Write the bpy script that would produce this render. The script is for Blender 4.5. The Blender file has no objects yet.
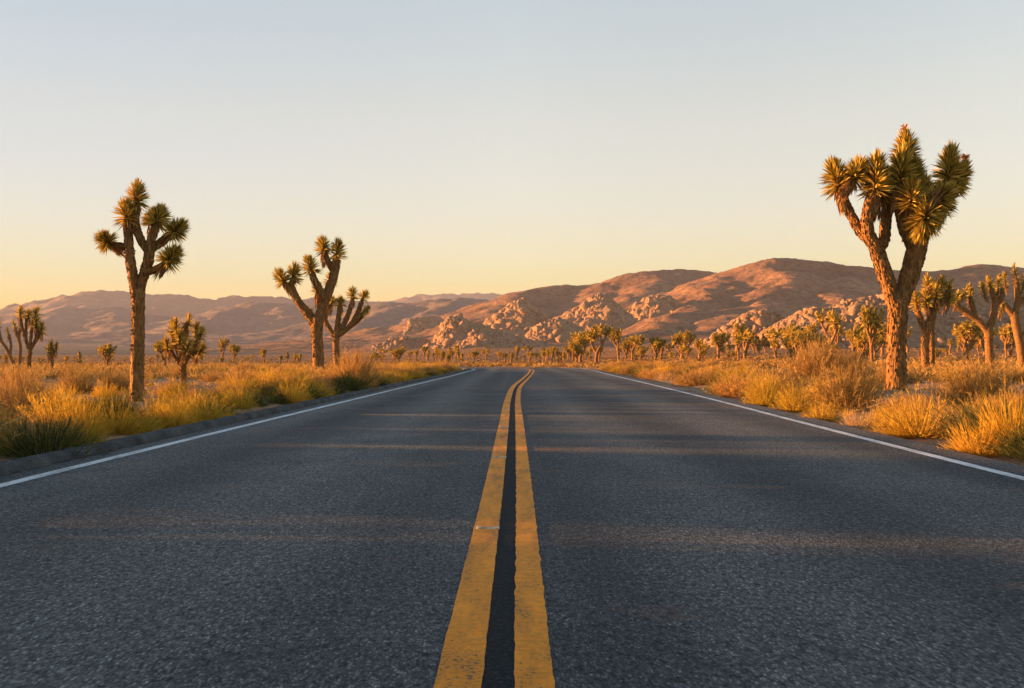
import bpy, math, random
import numpy as np
from mathutils import Vector

# ------------------------------------------------------------------ camera, sky, sun, exposure
SC = bpy.context.scene
COL = SC.collection
F = 1000.0                  # focal length in pixels of a 1024 px wide frame
CAM_H = 0.92
HOR = 356.0                 # row of the horizon
SUN_AZ, SUN_EL = math.radians(-81), math.radians(3.2)

cam_data = bpy.data.cameras.new('camera')
cam = bpy.data.objects.new('camera', cam_data)
COL.objects.link(cam)
cam.location = (0, 0, CAM_H)
cam.rotation_euler = (math.radians(90) + math.atan((HOR - 344) / F), 0, 0)
cam_data.sensor_width = 36
cam_data.lens = 36 * F / 1024
cam_data.clip_start = 0.05
cam_data.clip_end = 30000
SC.camera = cam

world = bpy.data.worlds.new("World")
SC.world = world
world.use_nodes = True
wn, wl = world.node_tree.nodes, world.node_tree.links
bg = wn['Background']
sky = wn.new('ShaderNodeTexSky')
sky.sky_type = 'NISHITA'
sky.sun_disc = False
sky.sun_elevation = SUN_EL
sky.sun_rotation = SUN_AZ
sky.air_density = 1.25
sky.dust_density = 0.4
sky.ozone_density = 1.0
tc = wn.new('ShaderNodeTexCoord')
sep = wn.new('ShaderNodeSeparateXYZ')
rmp = wn.new('ShaderNodeValToRGB')
mul = wn.new('ShaderNodeMix'); mul.data_type = 'RGBA'; mul.blend_type = 'MULTIPLY'
mul.inputs['Factor'].default_value = 1
wl.new(tc.outputs['Generated'], sep.inputs[0])
wl.new(sep.outputs['Z'], rmp.inputs['Fac'])
cr = rmp.color_ramp
while len(cr.elements) < 6: cr.elements.new(.5)
for el_, (pos, c) in zip(cr.elements, [(0, (.66, .78, 1.26)), (.076, (.675, .87, 1.53)), (.135, (.865, .945, 1.46)), (.23, (1.09, 1.06, 1.32)), (.33, (1.15, 1.155, 1.36)), (.7, (.88, 1.05, 1.25))]):
    el_.position = pos; el_.color = (*c, 1)
# evening haze evens out the glow on the sun's side of the sky
dot = wn.new('ShaderNodeVectorMath'); dot.operation = 'DOT_PRODUCT'
dot.inputs[1].default_value = (math.sin(SUN_AZ), math.cos(SUN_AZ), 0)
wl.new(tc.outputs['Generated'], dot.inputs[0])
dr = wn.new('ShaderNodeValToRGB')
dr.color_ramp.elements[0].position = .15; dr.color_ramp.elements[0].color = (1, 1, 1, 1)
dr.color_ramp.elements[1].position = .75; dr.color_ramp.elements[1].color = (.55, .60, .68, 1)
wl.new(dot.outputs['Value'], dr.inputs[0])
mul2 = wn.new('ShaderNodeMix'); mul2.data_type = 'RGBA'; mul2.blend_type = 'MULTIPLY'; mul2.inputs['Factor'].default_value = 1
wl.new(sky.outputs[0], mul.inputs['A'])
wl.new(rmp.outputs[0], mul.inputs['B'])
wl.new(mul.outputs['Result'], mul2.inputs['A'])
wl.new(dr.outputs[0], mul2.inputs['B'])
wl.new(mul2.outputs['Result'], bg.inputs[0])
bg.inputs[1].default_value = 0.092

sun_data = bpy.data.lights.new('sun', 'SUN')
sun_data.energy = 5.0
sun_data.angle = math.radians(0.5)
sun_data.color = (1.0, 0.47, 0.16)
sun = bpy.data.objects.new('sun', sun_data)
COL.objects.link(sun)
sd = Vector((math.sin(SUN_AZ) * math.cos(SUN_EL), math.cos(SUN_AZ) * math.cos(SUN_EL), math.sin(SUN_EL)))
sun.rotation_euler = sd.to_track_quat('Z', 'Y').to_euler()
sun.location = sd * 50

SC.view_settings.view_transform = 'Standard'
SC.view_settings.look = 'None'
SC.view_settings.exposure = 2.42
SC.view_settings.gamma = 1.0
SC.view_settings.use_curve_mapping = False
SC.render.engine = 'CYCLES'
SC.cycles.max_bounces = 5
SC.cycles.diffuse_bounces = 2
SC.cycles.glossy_bounces = 2
SC.cycles.transmission_bounces = 3
SC.cycles.volume_bounces = 0
SC.cycles.use_denoising = True

# ------------------------------------------------------------------ noise
rng = np.random.default_rng(7)
_perm = np.random.default_rng(3).permutation(4096)
_perm = np.concatenate([_perm, _perm])
_ang = np.random.default_rng(4).random(4096) * 2 * np.pi
_gx, _gy = np.cos(_ang), np.sin(_ang)

def perlin(x, y, seed=0):
    x = np.asarray(x, float) + seed * 17.13
    y = np.asarray(y, float) + seed * 9.71
    xi = np.floor(x).astype(int); yi = np.floor(y).astype(int)
    xf = x - xi; yf = y - yi
    u = xf * xf * xf * (xf * (xf * 6 - 15) + 10); v = yf * yf * yf * (yf * (yf * 6 - 15) + 10)
    def g(ix, iy, dx, dy):
        h = _perm[(_perm[ix & 4095] + iy) & 4095]
        return _gx[h] * dx + _gy[h] * dy
    a = g(xi, yi, xf, yf); b = g(xi + 1, yi, xf - 1, yf)
    c = g(xi, yi + 1, xf, yf - 1); d = g(xi + 1, yi + 1, xf - 1, yf - 1)
    return ((a * (1 - u) + b * u) * (1 - v) + (c * (1 - u) + d * u) * v) * 1.5

def fbm(x, y, oct=4, seed=0, gain=0.5):
    r = 0; a = 1; f = 1
    for i in range(oct):
        r = r + a * perlin(x * f, y * f, seed + i * 3); a *= gain; f *= 2.03
    return r

def ridged(x, y, oct=4, seed=0, gain=0.5):
    r = 0; a = 1; f = 1
    for i in range(oct):
        r = r + a * (1 - 2 * np.abs(perlin(x * f, y * f, seed + i * 5))); a *= gain; f *= 2.07
    return r

# ------------------------------------------------------------------ mesh helpers
def mesh_from(name, V, faces, smooth=False, attrs=None, mats=(), midx=None):
    V = np.asarray(V, np.float32).reshape(-1, 3)
    faces = [np.asarray(f, np.int32) for f in faces if len(f)]
    me = bpy.data.meshes.new(name)
    me.vertices.add(len(V)); me.vertices.foreach_set('co', V.ravel())
    li = np.concatenate([f.ravel() for f in faces])
    tot = np.concatenate([np.full(len(f), f.shape[1], np.int32) for f in faces])
    st = np.concatenate([[0], np.cumsum(tot)[:-1]]).astype(np.int32)
    me.loops.add(len(li)); me.loops.foreach_set('vertex_index', li)
    me.polygons.add(len(tot))
    me.polygons.foreach_set('loop_start', st)
    me.polygons.foreach_set('loop_total', tot)
    me.polygons.foreach_set('use_smooth', np.full(len(tot), bool(smooth)))
    if midx is not None:
        me.polygons.foreach_set('material_index', np.asarray(midx, np.int32))
    for k, a in (attrs or {}).items():
        at = me.attributes.new(k, 'FLOAT', 'POINT')
        at.data.foreach_set('value', np.asarray(a, np.float32))
    for m in mats: me.materials.append(m)
    me.update(calc_edges=True)
    return me

def link(name, me, parent=None, loc=None):
    o = bpy.data.objects.new(name, me)
    COL.objects.link(o)
    if parent is not None: o.parent = parent
    if loc is not None: o.location = loc
    return o

def tag(o, label=None, cat=None, group=None, kind=None):
    if label: o['label'] = label
    if cat: o['category'] = cat
    if group: o['group'] = group
    if kind: o['kind'] = kind
    return o

class Geo:
    """collects vertices, quads, triangles and per-vertex values"""
    def __init__(s): s.V = []; s.Q = []; s.T = []; s.n = 0; s.A = []; s.B = []
    def add(s, V, Q=None, T=None, a=None, b=None):
        V = np.asarray(V, float).reshape(-1, 3)
        if Q is not None and len(Q): s.Q.append(np.asarray(Q, int) + s.n)
        if T is not None and len(T): s.T.append(np.asarray(T, int) + s.n)
        s.V.append(V); s.n += len(V)
        s.A.append(np.zeros(len(V)) if a is None else np.asarray(a, float))
        s.B.append(np.zeros(len(V)) if b is None else np.asarray(b, float))
    def mesh(s, name, mats, smooth=False):
        fs = []
        if s.Q: fs.append(np.concatenate(s.Q))
        if s.T: fs.append(np.concatenate(s.T))
        return mesh_from(name, np.concatenate(s.V), fs, smooth,
                         {'rnd': np.concatenate(s.A), 'along': np.concatenate(s.B)}, mats)

def norm(a):
    return a / np.maximum(np.linalg.norm(a, axis=-1, keepdims=True), 1e-9)

def blades(G, B, D, L, W, bend, r, rnd=None, flat=True):
    """thin pointed leaves: base B, direction D, length L, width W, tip offset bend"""
    n = len(B)
    D = norm(D)
    L = np.broadcast_to(np.asarray(L, float), (n,))[:, None]
    W = np.broadcast_to(np.asarray(W, float), (n,))[:, None]
    s = norm(np.cross(D, r.normal(size=(n, 3))))
    mid = B + D * L * 0.5 + bend * 0.3
    tip = B + D * L + bend
    V = np.stack([B - s * W * .35, B + s * W * .35, mid - s * W * .5, mid + s * W * .5, tip], 1).reshape(-1, 3)
    i = np.arange(n)[:, None] * 5
    Q = i + np.array([[0, 1, 3, 2]]); T = i + np.array([[2, 3, 4]])
    rv = r.random(n) if rnd is None else rnd
    G.add(V, Q, T, np.repeat(rv, 5), np.tile([0, 0, .5, .5, 1.], n))

def catmull(P, per=6):
    P = np.asarray(P, float)
    if len(P) < 3:
        t = np.linspace(0, 1, per + 1)[:, None]
        return P[0] * (1 - t) + P[-1] * t
    Q = np.vstack([2 * P[0] - P[1], P, 2 * P[-1] - P[-2]])
    out = []
    for i in range(1, len(Q) - 2):
        t = np.linspace(0, 1, per, endpoint=False)[:, None]
        a, b, c, d = Q[i - 1], Q[i], Q[i + 1], Q[i + 2]
        out.append(.5 * (2 * b + (c - a) * t + (2 * a - 5 * b + 4 * c - d) * t * t + (-a + 3 * b - 3 * c + d) * t ** 3))
    out.append(P[-1:])
    return np.vstack(out)

def tube(G, P, R, k=10, rough=0.0, seed=0, per=6, cap=True, twist=0.0):
    """smooth tapered tube; P knots, R radii per knot"""
    C = catmull(P, per)
    ti = np.linspace(0, len(P) - 1, len(C))
    rad = np.interp(ti, np.arange(len(P)), R)
    T = norm(np.gradient(C, axis=0))
    ref = np.array([0, 1., 0]) if abs(T[0][1]) < .8 else np.array([1., 0, 0])
    U = np.zeros_like(C); u = ref
    for i in range(len(C)):
        u = u - T[i] * np.dot(u, T[i]); u = u / np.linalg.norm(u); U[i] = u
    W = np.cross(T, U)
    a = np.linspace(0, 2 * np.pi, k, endpoint=False)
    ln = np.concatenate([[0], np.cumsum(np.linalg.norm(np.diff(C, axis=0), axis=1))])
    rr = rad[:, None] * np.ones(k)
    if rough:
        s1 = perlin(np.cos(a)[None] * 1.7 + ln[:, None] / rad.mean() * .35, np.sin(a)[None] * 1.7 + ln[:, None] / rad.mean() * .8, seed)
        s2 = perlin(a[None] * k / 6.0 + 0 * ln[:, None], ln[:, None] / rad.mean() * 1.6, seed + 5)
        rr = rr * (1 + rough * s1 + rough * .7 * s2)
    V = C[:, None] + U[:, None] * (np.cos(a)[None, :, None] * rr[..., None]) + W[:, None] * (np.sin(a)[None, :, None] * rr[..., None])
    m = len(C)
    i, j = np.meshgrid(np.arange(m - 1), np.arange(k), indexing='ij')
    j2 = (j + 1) % k
    Q = np.stack([i * k + j, i * k + j2, (i + 1) * k + j2, (i + 1) * k + j], -1).reshape(-1, 4)
    V = V.reshape(-1, 3)
    Tn = None
    if cap:
        V = np.vstack([V, C[-1] + T[-1] * rad[-1] * .5])
        b = (m - 1) * k
        Tn = np.array([[b + q, b + (q + 1) % k, m * k] for q in range(k)])
    G.add(V, Q, Tn, None, np.concatenate([np.repeat(ln, k), [ln[-1]]]) if cap else np.repeat(ln, k))
    return C, T, rad

# ------------------------------------------------------------------ ground shape
YT = np.array([-200, 0, 60, 100, 150, 250, 400, 600, 900, 1200, 1800, 2600, 4000, 7000, 12000], float)
HL = np.array([0, 0, 0, -.25, -.55, -.75, -.35, .75, 2.6, 6, 18, 36, 70, 110, 150], float)
HM = np.array([0, 0, 0, -.2, -.45, -.35, 1.2, 4.2, 9.5, 15, 30, 60, 110, 160, 170], float)
HR = np.array([0, 0, .05, .15, .3, .9, 3.6, 7.0, 14, 22, 36, 60, 110, 160, 170], float)

def height(x, y):
    x = np.asarray(x, float); y = np.asarray(y, float)
    u = x / np.maximum(y, 40)
    wl_ = np.clip((-u - .02) / .16, 0, 1); wr = np.clip((u - .06) / .14, 0, 1)
    wl_ = wl_ * wl_ * (3 - 2 * wl_); wr = wr * wr * (3 - 2 * wr)
    h = np.interp(y, YT, HL) * wl_ + np.interp(y, YT, HR) * wr + np.interp(y, YT, HM) * (1 - wl_ - wr)
    return h

# the road: outer paint lines and centre line, as measured along the way
LX = [(-3.65, -12), (-3.63, 0), (-3.62, 7), (-3.50, 14), (-3.35, 21), (-3.12, 32), (-2.80, 45), (-2.66, 57), (-2.60, 67), (-2.85, 75), (-3.9, 81), (-7, 85.5), (-14, 89), (-30, 92), (-60, 92)]
CX = [(-.04, -12), (-.05, 0), (-.02, 7), (0.0, 14), (.02, 21), (.15, 30), (.52, 40), (.98, 53), (1.32, 67), (1.22, 77), (-.3, 85.5), (-4.5, 91), (-12, 95), (-28, 98), (-60, 98)]
RX = [(3.78, -12), (3.80, 0), (3.82, 7), (4.0, 14), (4.22, 21), (4.45, 32), (4.72, 47), (5.0, 58), (5.25, 68), (5.2, 80), (3.9, 91), (-1, 98.5), (-10, 103), (-28, 105), (-60, 105)]
LXs, CXs, RXs = (catmull(np.array([(x, y, 0) for x, y in A]), 14)[:, :2] for A in (LX, CX, RX))

def near_poly(x, y, P, ymax=81):
    return np.interp(y, P[P[:, 1] <= ymax][:, 1], P[P[:, 1] <= ymax][:, 0])

def road_mask(x, y):
    """signed metres outside the paved strip (negative = on the road)"""
    x = np.asarray(x, float); y = np.asarray(y, float)
    d = np.maximum(near_poly(x, y, LXs, 66) - .56 - x, x - near_poly(x, y, RXs, 66) - .55)
    # beyond the crest the road bends away to the left
    M = (LXs + RXs) / 2
    M = M[M[:, 1] > 60][::4]
    hw = 4.8
    dd = np.min(np.hypot(x[..., None] - M[:, 0], y[..., None] - M[:, 1]), -1) - hw
    return np.where(y < 64, d, np.where(y < 125, dd, 50.))

def ground_z(x, y):
    x = np.asarray(x, float); y = np.asarray(y, float)
    m = road_mask(x, y)
    h = height(x, y)
    s = np.clip((m - .05) / 1.2, 0, 1)
    lb = (x < 0) * (.07 * np.clip(m / .3, 0, 1) + .03 * np.clip((m - .5) / 4, 0, 1)) * np.clip((75 - y) / 35, 0, 1)
    bump = .07 * fbm(x * .55, y * .55, 3, 2) + .12 * fbm(x * .11, y * .11, 2, 9)
    bank = .03 * np.clip((m - .4) / 5, 0, 1) + .03 * np.clip((m - 3) / 14, 0, 1) * (y < 90)
    return h - .07 * (1 - s) + lb + s * (bump + bank * np.clip(1.4 - y / 80, .15, 1)) + np.clip((y - 100) / 300, 0, 1) * .5 * fbm(x * .03, y * .03, 2, 5)

def hit(px, row, y0=6., y1=420.):
    """where the sight line through a pixel of the photograph meets the ground"""
    ys = np.geomspace(y0, y1, 900)
    xs = (px - 512) / F * ys
    r = HOR - (ground_z(xs, ys) - CAM_H) / ys * F
    k = np.where(r <= row)[0]
    y = ys[k[0]] if len(k) else ys[np.argmin(r)]
    x = (px - 512) / F * y
    return x, y, float(ground_z(np.array([x]), np.array([y]))[0])

def at(px, row, y):
    return np.array([(px - 512) / F * y, y, CAM_H + (HOR - row) / F * y])

# ------------------------------------------------------------------ materials
class Mat:
    def __init__(s, name, rough=.9, spec=.2):
        s.m = bpy.data.materials.new(name); s.m.use_nodes = True
        s.n, s.l = s.m.node_tree.nodes, s.m.node_tree.links
        s.b = s.n['Principled BSDF']; s.out = s.n['Material Output']
        s.b.inputs['Roughness'].default_value = rough
        s.b.inputs['Specular IOR Level'].default_value = spec
    def node(s, t, **kw):
        o = s.n.new(t)
        for k, v in kw.items(): setattr(o, k, v)
        return o
    def coord(s, which='Object'):
        return s.node('ShaderNodeTexCoord').outputs[which]
    def mapping(s, vec, scale=(1, 1, 1), rot=(0, 0, 0)):
        m = s.node('ShaderNodeMapping'); s.l.new(vec, m.inputs[0])
        m.inputs['Scale'].default_value = scale; m.inputs['Rotation'].default_value = rot
        return m.outputs[0]
    def noise(s, vec, scale, detail=4, rough=.55, dist=0.):
        o = s.node('ShaderNodeTexNoise'); s.l.new(vec, o.inputs['Vector'])
        o.inputs['Scale'].default_value = scale; o.inputs['Detail'].default_value = detail
        o.inputs['Roughness'].default_value = rough; o.inputs['Distortion'].default_value = dist
        return o.outputs['Fac']
    def voronoi(s, vec, scale, feature='F1', out='Distance'):
        o = s.node('ShaderNodeTexVoronoi', feature=feature); s.l.new(vec, o.inputs['Vector'])
        o.inputs['Scale'].default_value = scale
        return o.outputs[out]
    def ramp(s, fac, stops, interp='LINEAR'):
        o = s.node('ShaderNodeValToRGB'); s.l.new(fac, o.inputs[0])
        cr = o.color_ramp; cr.interpolation = interp
        while len(cr.elements) < len(stops): cr.elements.new(.5)
        for el, (p, c) in zip(cr.elements, stops):
            el.position = p; el.color = (*c, 1) if len(c) == 3 else c
        return o.outputs[0]
    def mix(s, fac, a, b, blend='MIX'):
        o = s.node('ShaderNodeMix', data_type='RGBA', blend_type=blend)
        for sock, v in ((o.inputs['Factor'], fac), (o.inputs['A'], a), (o.inputs['B'], b)):
            if isinstance(v, bpy.types.NodeSocket): s.l.new(v, sock)
            elif isinstance(v, (int, float)): sock.default_value = v
            else: sock.default_value = (*v, 1)
        return o.outputs['Result']
    def math(s, op, a, b=0.):
        o = s.node('ShaderNodeMath', operation=op)
        for sock, v in zip(o.inputs, (a, b)):
            if isinstance(v, bpy.types.NodeSocket): s.l.new(v, sock)
            else: sock.default_value = v
        return o.outputs[0]
    def attr(s, name):
        return s.node('ShaderNodeAttribute', attribute_name=name).outputs['Fac']
    def objrand(s):
        return s.node('ShaderNodeObjectInfo').outputs['Random']
    def color(s, c):
        s.l.new(c, s.b.inputs['Base Color'])
    def bump(s, h, dist=.01, strength=1.):
        o = s.node('ShaderNodeBump'); s.l.new(h, o.inputs['Height'])
        o.inputs['Distance'].default_value = dist; o.inputs['Strength'].default_value = strength
        s.l.new(o.outputs[0], s.b.inputs['Normal'])
    def leafy(s, col, trans=.35):
        """matte leaf that lets some light through"""
        d = s.node('ShaderNodeBsdfDiffuse'); t = s.node('ShaderNodeBsdfTranslucent'); mx = s.node('ShaderNodeMixShader')
        s.l.new(col, d.inputs[0]); s.l.new(col, t.inputs[0])
        mx.inputs[0].default_value = trans
        s.l.new(d.outputs[0], mx.inputs[1]); s.l.new(t.outputs[0], mx.inputs[2])
        s.l.new(mx.outputs[0], s.out.inputs['Surface'])

def mat_ground():
    m = Mat('desert soil', .95, .1)
    p = m.coord()
    big = m.noise(p, .05, 5); mid = m.noise(p, .6, 5); fine = m.noise(p, 14, 4, .7)
    c = m.ramp(mid, [(.3, (.17, .095, .05)), (.5, (.26, .145, .075)), (.7, (.35, .21, .115))])
    c = m.mix(m.ramp(fine, [(.35, (0, 0, 0)), (.7, (1, 1, 1))]), c, m.mix(.4, c, (.42, .27, .15)))
    peb = m.voronoi(p, 26, out='Color')
    sepn = m.node('ShaderNodeSeparateColor'); m.l.new(peb, sepn.inputs[0])
    c = m.mix(m.math('MULTIPLY', m.math('GREATER_THAN', sepn.outputs[0], .82), .5), c, (.42, .33, .25))
    # far plain: low brush cover seen as rusty and olive flecks
    brush = m.ramp(m.noise(p, .35, 6, .7), [(.38, (.12, .065, .028)), (.5, (.32, .14, .055)), (.62, (.42, .20, .085))])
    geo = m.node('ShaderNodeNewGeometry'); sx = m.node('ShaderNodeSeparateXYZ'); m.l.new(geo.outputs['Position'], sx.inputs[0])
    fy = m.node('ShaderNodeMapRange'); m.l.new(sx.outputs['Y'], fy.inputs[0])
    fy.inputs[1].default_value = 60; fy.inputs[2].default_value = 150
    c = m.mix(fy.outputs[0], c, brush)
    # the left valley floor under the far ranges turns streaky grey-brown
    g = m.ramp(m.noise(m.mapping(p, (.25, 2.2, 1)), .004, 5, .6), [(.35, (.065, .055, .052)), (.5, (.095, .076, .068)), (.66, (.16, .122, .10))])
    fg = m.node('ShaderNodeMapRange'); m.l.new(sx.outputs['Y'], fg.inputs[0])
    fg.inputs[1].default_value = 640; fg.inputs[2].default_value = 820
    lim = m.node('ShaderNodeMapRange'); m.l.new(sx.outputs['X'], lim.inputs[0])
    lim.inputs[1].default_value = -70; lim.inputs[2].default_value = -230
    c = m.mix(m.math('MULTIPLY', fg.outputs[0], lim.outputs[0]), c, g)
    m.color(c)
    m.bump(m.math('ADD', m.math('MULTIPLY', fine, .5), mid), .05, .7)
    return m.m

def mat_asphalt():
    m = Mat('worn asphalt', .85, .2)
    p0 = m.coord(); p = m.mapping(p0, (1, .45, 1))
    v = m.voronoi(p, 100, out='Color'); sc_ = m.node('ShaderNodeSeparateColor'); m.l.new(v, sc_.inputs[0])
    stones = m.ramp(sc_.outputs[0], [(.0, (.075, .079, .083)), (.45, (.120, .126, .131)), (.78, (.168, .174, .180)), (.95, (.225, .23, .232)), (1, (.30, .295, .285))])
    dist = m.voronoi(p, 100)
    c = m.mix(m.ramp(dist, [(.30, (0, 0, 0)), (.62, (1, 1, 1))]), stones, (.070, .074, .079))
    c = m.mix(1, c, m.ramp(m.noise(p, 52, 3, .6, .8), [(.33, (.34, .35, .36)), (.5, (1, 1, 1)), (.67, (1.75, 1.72, 1.66))]), 'MULTIPLY')
    big = m.noise(m.mapping(p, (1.2, .10, 1)), .9, 4, .5)          # wear along the wheel paths
    c = m.mix(1, c, m.ramp(big, [(.3, (.72, .74, .78)), (.55, (1, 1, 1)), (.75, (1.25, 1.2, 1.12))]), 'MULTIPLY')
    sx = m.node('ShaderNodeSeparateXYZ'); m.l.new(p0, sx.inputs[0])
    ax_ = m.math('ABSOLUTE', m.math('ADD', sx.outputs['X'], m.math('MULTIPLY', m.noise(m.mapping(p0, (.3, .05, 1)), 1.0, 2), .5)))
    tr = m.math('COSINE', m.math('MULTIPLY', m.math('SUBTRACT', ax_, 1.25), 3.6))
    trm = m.node('ShaderNodeMapRange'); m.l.new(tr, trm.inputs[0]); trm.inputs[1].default_value = -1
    c = m.mix(1, c, m.ramp(trm.outputs[0], [(0, (.72, .74, .77)), (1, (1.27, 1.25, 1.22))]), 'MULTIPLY')
    rl = m.math('GREATER_THAN', sx.outputs['X'], .25)
    c = m.mix(rl, c, m.mix(1, c, (.88, .89, .90), 'MULTIPLY'))
    pat = m.noise(p, 1.7, 5, .6)
    c = m.mix(1, c, m.ramp(pat, [(.3, (.8, .8, .83)), (.7, (1.18, 1.14, 1.08))]), 'MULTIPLY')
    # low sun streaking across the lane, painted into the colour as faint reddish patches
    rs = m.noise(m.mapping(p, (.55, 1.6, 1)), 1.1, 6, .7)
    c = m.mix(m.math('MULTIPLY', m.ramp(rs, [(.58, (0, 0, 0)), (.74, (1, 1, 1))]), .5), c, (.34, .15, .085))
    # dark crack-seal marks
    cr = m.node('ShaderNodeTexVoronoi', feature='DISTANCE_TO_EDGE')
    wv = m.noise(p, 2.2, 4)
    ad = m.node('ShaderNodeVectorMath', operation='ADD'); m.l.new(m.mapping(p, (.16, .5, 1)), ad.inputs[0])
    cv = m.node('ShaderNodeCombineXYZ'); m.l.new(m.math('MULTIPLY', wv, .35), cv.inputs[0]); m.l.new(m.math('MULTIPLY', wv, .35), cv.inputs[1])
    m.l.new(cv.outputs[0], ad.inputs[1]); m.l.new(ad.outputs[0], cr.inputs['Vector']); cr.inputs['Scale'].default_value = .8
    msk = m.math('MULTIPLY', m.math('LESS_THAN', cr.outputs[0], .0045), m.math('GREATER_THAN', m.noise(p, .8, 2), .50))
    c = m.mix(m.math('MULTIPLY', msk, .35), c, (.018, .019, .022))
    m.color(c)
    h = m.math('ADD', m.math('MULTIPLY', m.math('SUBTRACT', .6, dist), 1.0), m.math('MULTIPLY', m.noise(p, 48, 2, .5, .6), 1.2))
    m.bump(h, .006, 1.0)
    return m.m

def mat_paint(name, col, dark, wear):
    m = Mat(name, .7, .3)
    p = m.coord()
    n = m.noise(p, 60, 4, .7); b = m.noise(m.mapping(p, (3, .7, 1)), 2.2, 5, .65)
    c = m.mix(m.ramp(b, [(.38, (0, 0, 0)), (.62, (1, 1, 1))]), tuple(x * .70 for x in col), col)
    c = m.mix(m.math('MULTIPLY', m.ramp(m.noise(p, 26, 4, .6), [(.48, (0, 0, 0)), (.62, (1, 1, 1))]), .6), c, tuple(x * .62 for x in col))
    c = m.mix(m.ramp(m.noise(m.mapping(p, (1, 5, 1)), 9, 5, .7), [(.56, (0, 0, 0)), (.72, (1, 1, 1))]), c, tuple(x * .55 for x in col))
    worn = m.math('ADD', m.math('MULTIPLY', n, .6), m.math('MULTIPLY', b, .4))
    c = m.mix(m.ramp(worn, [(wear, (1, 1, 1)), (wear + .035, (0, 0, 0))]), c, dark)
    m.color(c)
    v = m.voronoi(p, 100)
    m.bump(m.math('ADD', m.math('MULTIPLY', m.math('SUBTRACT', .6, v), .7), m.math('MULTIPLY', n, .6)), .003, .6)
    return m.m

def mat_bark():
    m = Mat('joshua tree bark', .95, .1)
    p = m.coord()
    n = m.noise(m.mapping(p, (1, 1, .22)), 16, 5, .7); v = m.voronoi(m.mapping(p, (1, 1, .25)), 24)
    c = m.ramp(n, [(.3, (.10, .048, .018)), (.52, (.25, .125, .045)), (.72, (.38, .205, .080))])
    c = m.mix(m.ramp(v, [(.05, (1, 1, 1)), (.35, (0, 0, 0))]), c, (.10, .052, .022))
    m.color(c)
    m.bump(m.math('ADD', n, m.math('MULTIPLY', v, .8)), .035, 1.)
    return m.m

def mat_leaf(name, stops, trans, objvar=.35):
    m = Mat(name)
    r = m.attr('rnd')
    c = m.ramp(r, stops)
    if objvar:
        o = m.objrand()
        c = m.mix(1, c, m.ramp(o, [(0, (1 - objvar, 1 - objvar * .8, 1 - objvar * .9)), (.5, (1, 1, 1)), (1, (1 + objvar, 1 + objvar * .72, 1 + objvar * .4))]), 'MULTIPLY')
    m.leafy(c, trans)
    return m.m

def mat_hill(name, lo, mid, hi, scale, speck, bumpd, speckcol=(.10, .075, .055)):
    m = Mat(name, .95, .1)
    p = m.coord()
    n = m.noise(p, scale, 6, .6); f = m.noise(p, scale * 9, 5, .7)
    c = m.ramp(n, [(.3, lo), (.5, mid), (.7, hi)])
    c = m.mix(m.math('MULTIPLY', m.ramp(f, [(.48, (0, 0, 0)), (.62, (1, 1, 1))]), speck), c, speckcol)
    m.color(c)
    m.bump(m.math('ADD', f, n), bumpd, .8)
    return m.m

def mat_rock():
    m = Mat('weathered granite', .9, .15)
    p = m.coord()
    n = m.noise(p, .5, 6, .65); f = m.noise(p, 3, 5, .7)
    c = m.ramp(n, [(.3, (.16, .092, .054)), (.5, (.29, .172, .100)), (.7, (.40, .255, .155))])
    c = m.mix(m.math('MULTIPLY', m.ramp(f, [(.55, (0, 0, 0)), (.7, (1, 1, 1))]), .5), c, (.17, .11, .075))
    m.color(c); m.bump(f, .4, .8)
    return m.m

M = {}
M['ground'] = mat_ground()
M['asphalt'] = mat_asphalt()
mm = Mat('kerb asphalt', .9, .15)
_k = mm.coord(); _c = mm.ramp(mm.noise(_k, 70, 4, .7), [(.3, (.035, .038, .043)), (.55, (.075, .080, .088)), (.75, (.14, .145, .15))])
_c = mm.mix(1, _c, mm.ramp(mm.noise(_k, 3, 4), [(.35, (.5, .5, .52)), (.65, (1.25, 1.2, 1.12))]), 'MULTIPLY'); mm.color(_c); mm.bump(mm.noise(_k, 60, 3), .01); M['kerb'] = mm.m
M['yellow'] = mat_paint('worn yellow road paint', (.94, .305, .004), (.12, .075, .04), .405)
M['white'] = mat_paint('worn white road paint', (.74, .76, .78), (.12, .12, .125), .41)
M['bark'] = mat_bark()
M['joshua'] = mat_leaf('joshua leaf', [(0, (.10, .080, .016)), (.3, (.28, .20, .036)), (.65, (.54, .36, .06)), (1, (.70, .48, .12))], .22, .12)
M['deadleaf'] = mat_leaf('dead joshua leaf', [(0, (.18, .09, .035)), (.6, (.34, .185, .07)), (1, (.48, .29, .12))], .15, 0)
M['gold'] = mat_leaf('golden grass', [(0, (.30, .155, .018)), (.5, (.55, .315, .032)), (1, (.72, .47, .09))], .35, .16)
M['yellowgreen'] = mat_leaf('rabbitbrush', [(0, (.22, .14, .022)), (.5, (.47, .295, .035)), (1, (.68, .46, .07))], .35, .16)
M['rust'] = mat_leaf('dry rusty brush', [(0, (.15, .078, .028)), (.5, (.40, .225, .070)), (1, (.62, .40, .14))], .25, .2)
M['pale'] = mat_leaf('pale dry grass', [(0, (.30, .175, .07)), (.5, (.46, .29, .13)), (1, (.60, .42, .22))], .3, .15)
M['green'] = mat_leaf('dark green broom', [(0, (.040, .048, .018)), (.55, (.085, .090, .030)), (1, (.26, .21, .06))], .25, .15)
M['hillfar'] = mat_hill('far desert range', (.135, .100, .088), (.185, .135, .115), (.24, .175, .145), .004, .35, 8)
M['hill'] = mat_hill('desert hillside', (.17, .085, .050), (.25, .130, .074), (.33, .185, .105), .012, .75, 3.0, (.085, .055, .036))
M['rock'] = mat_rock()
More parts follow.
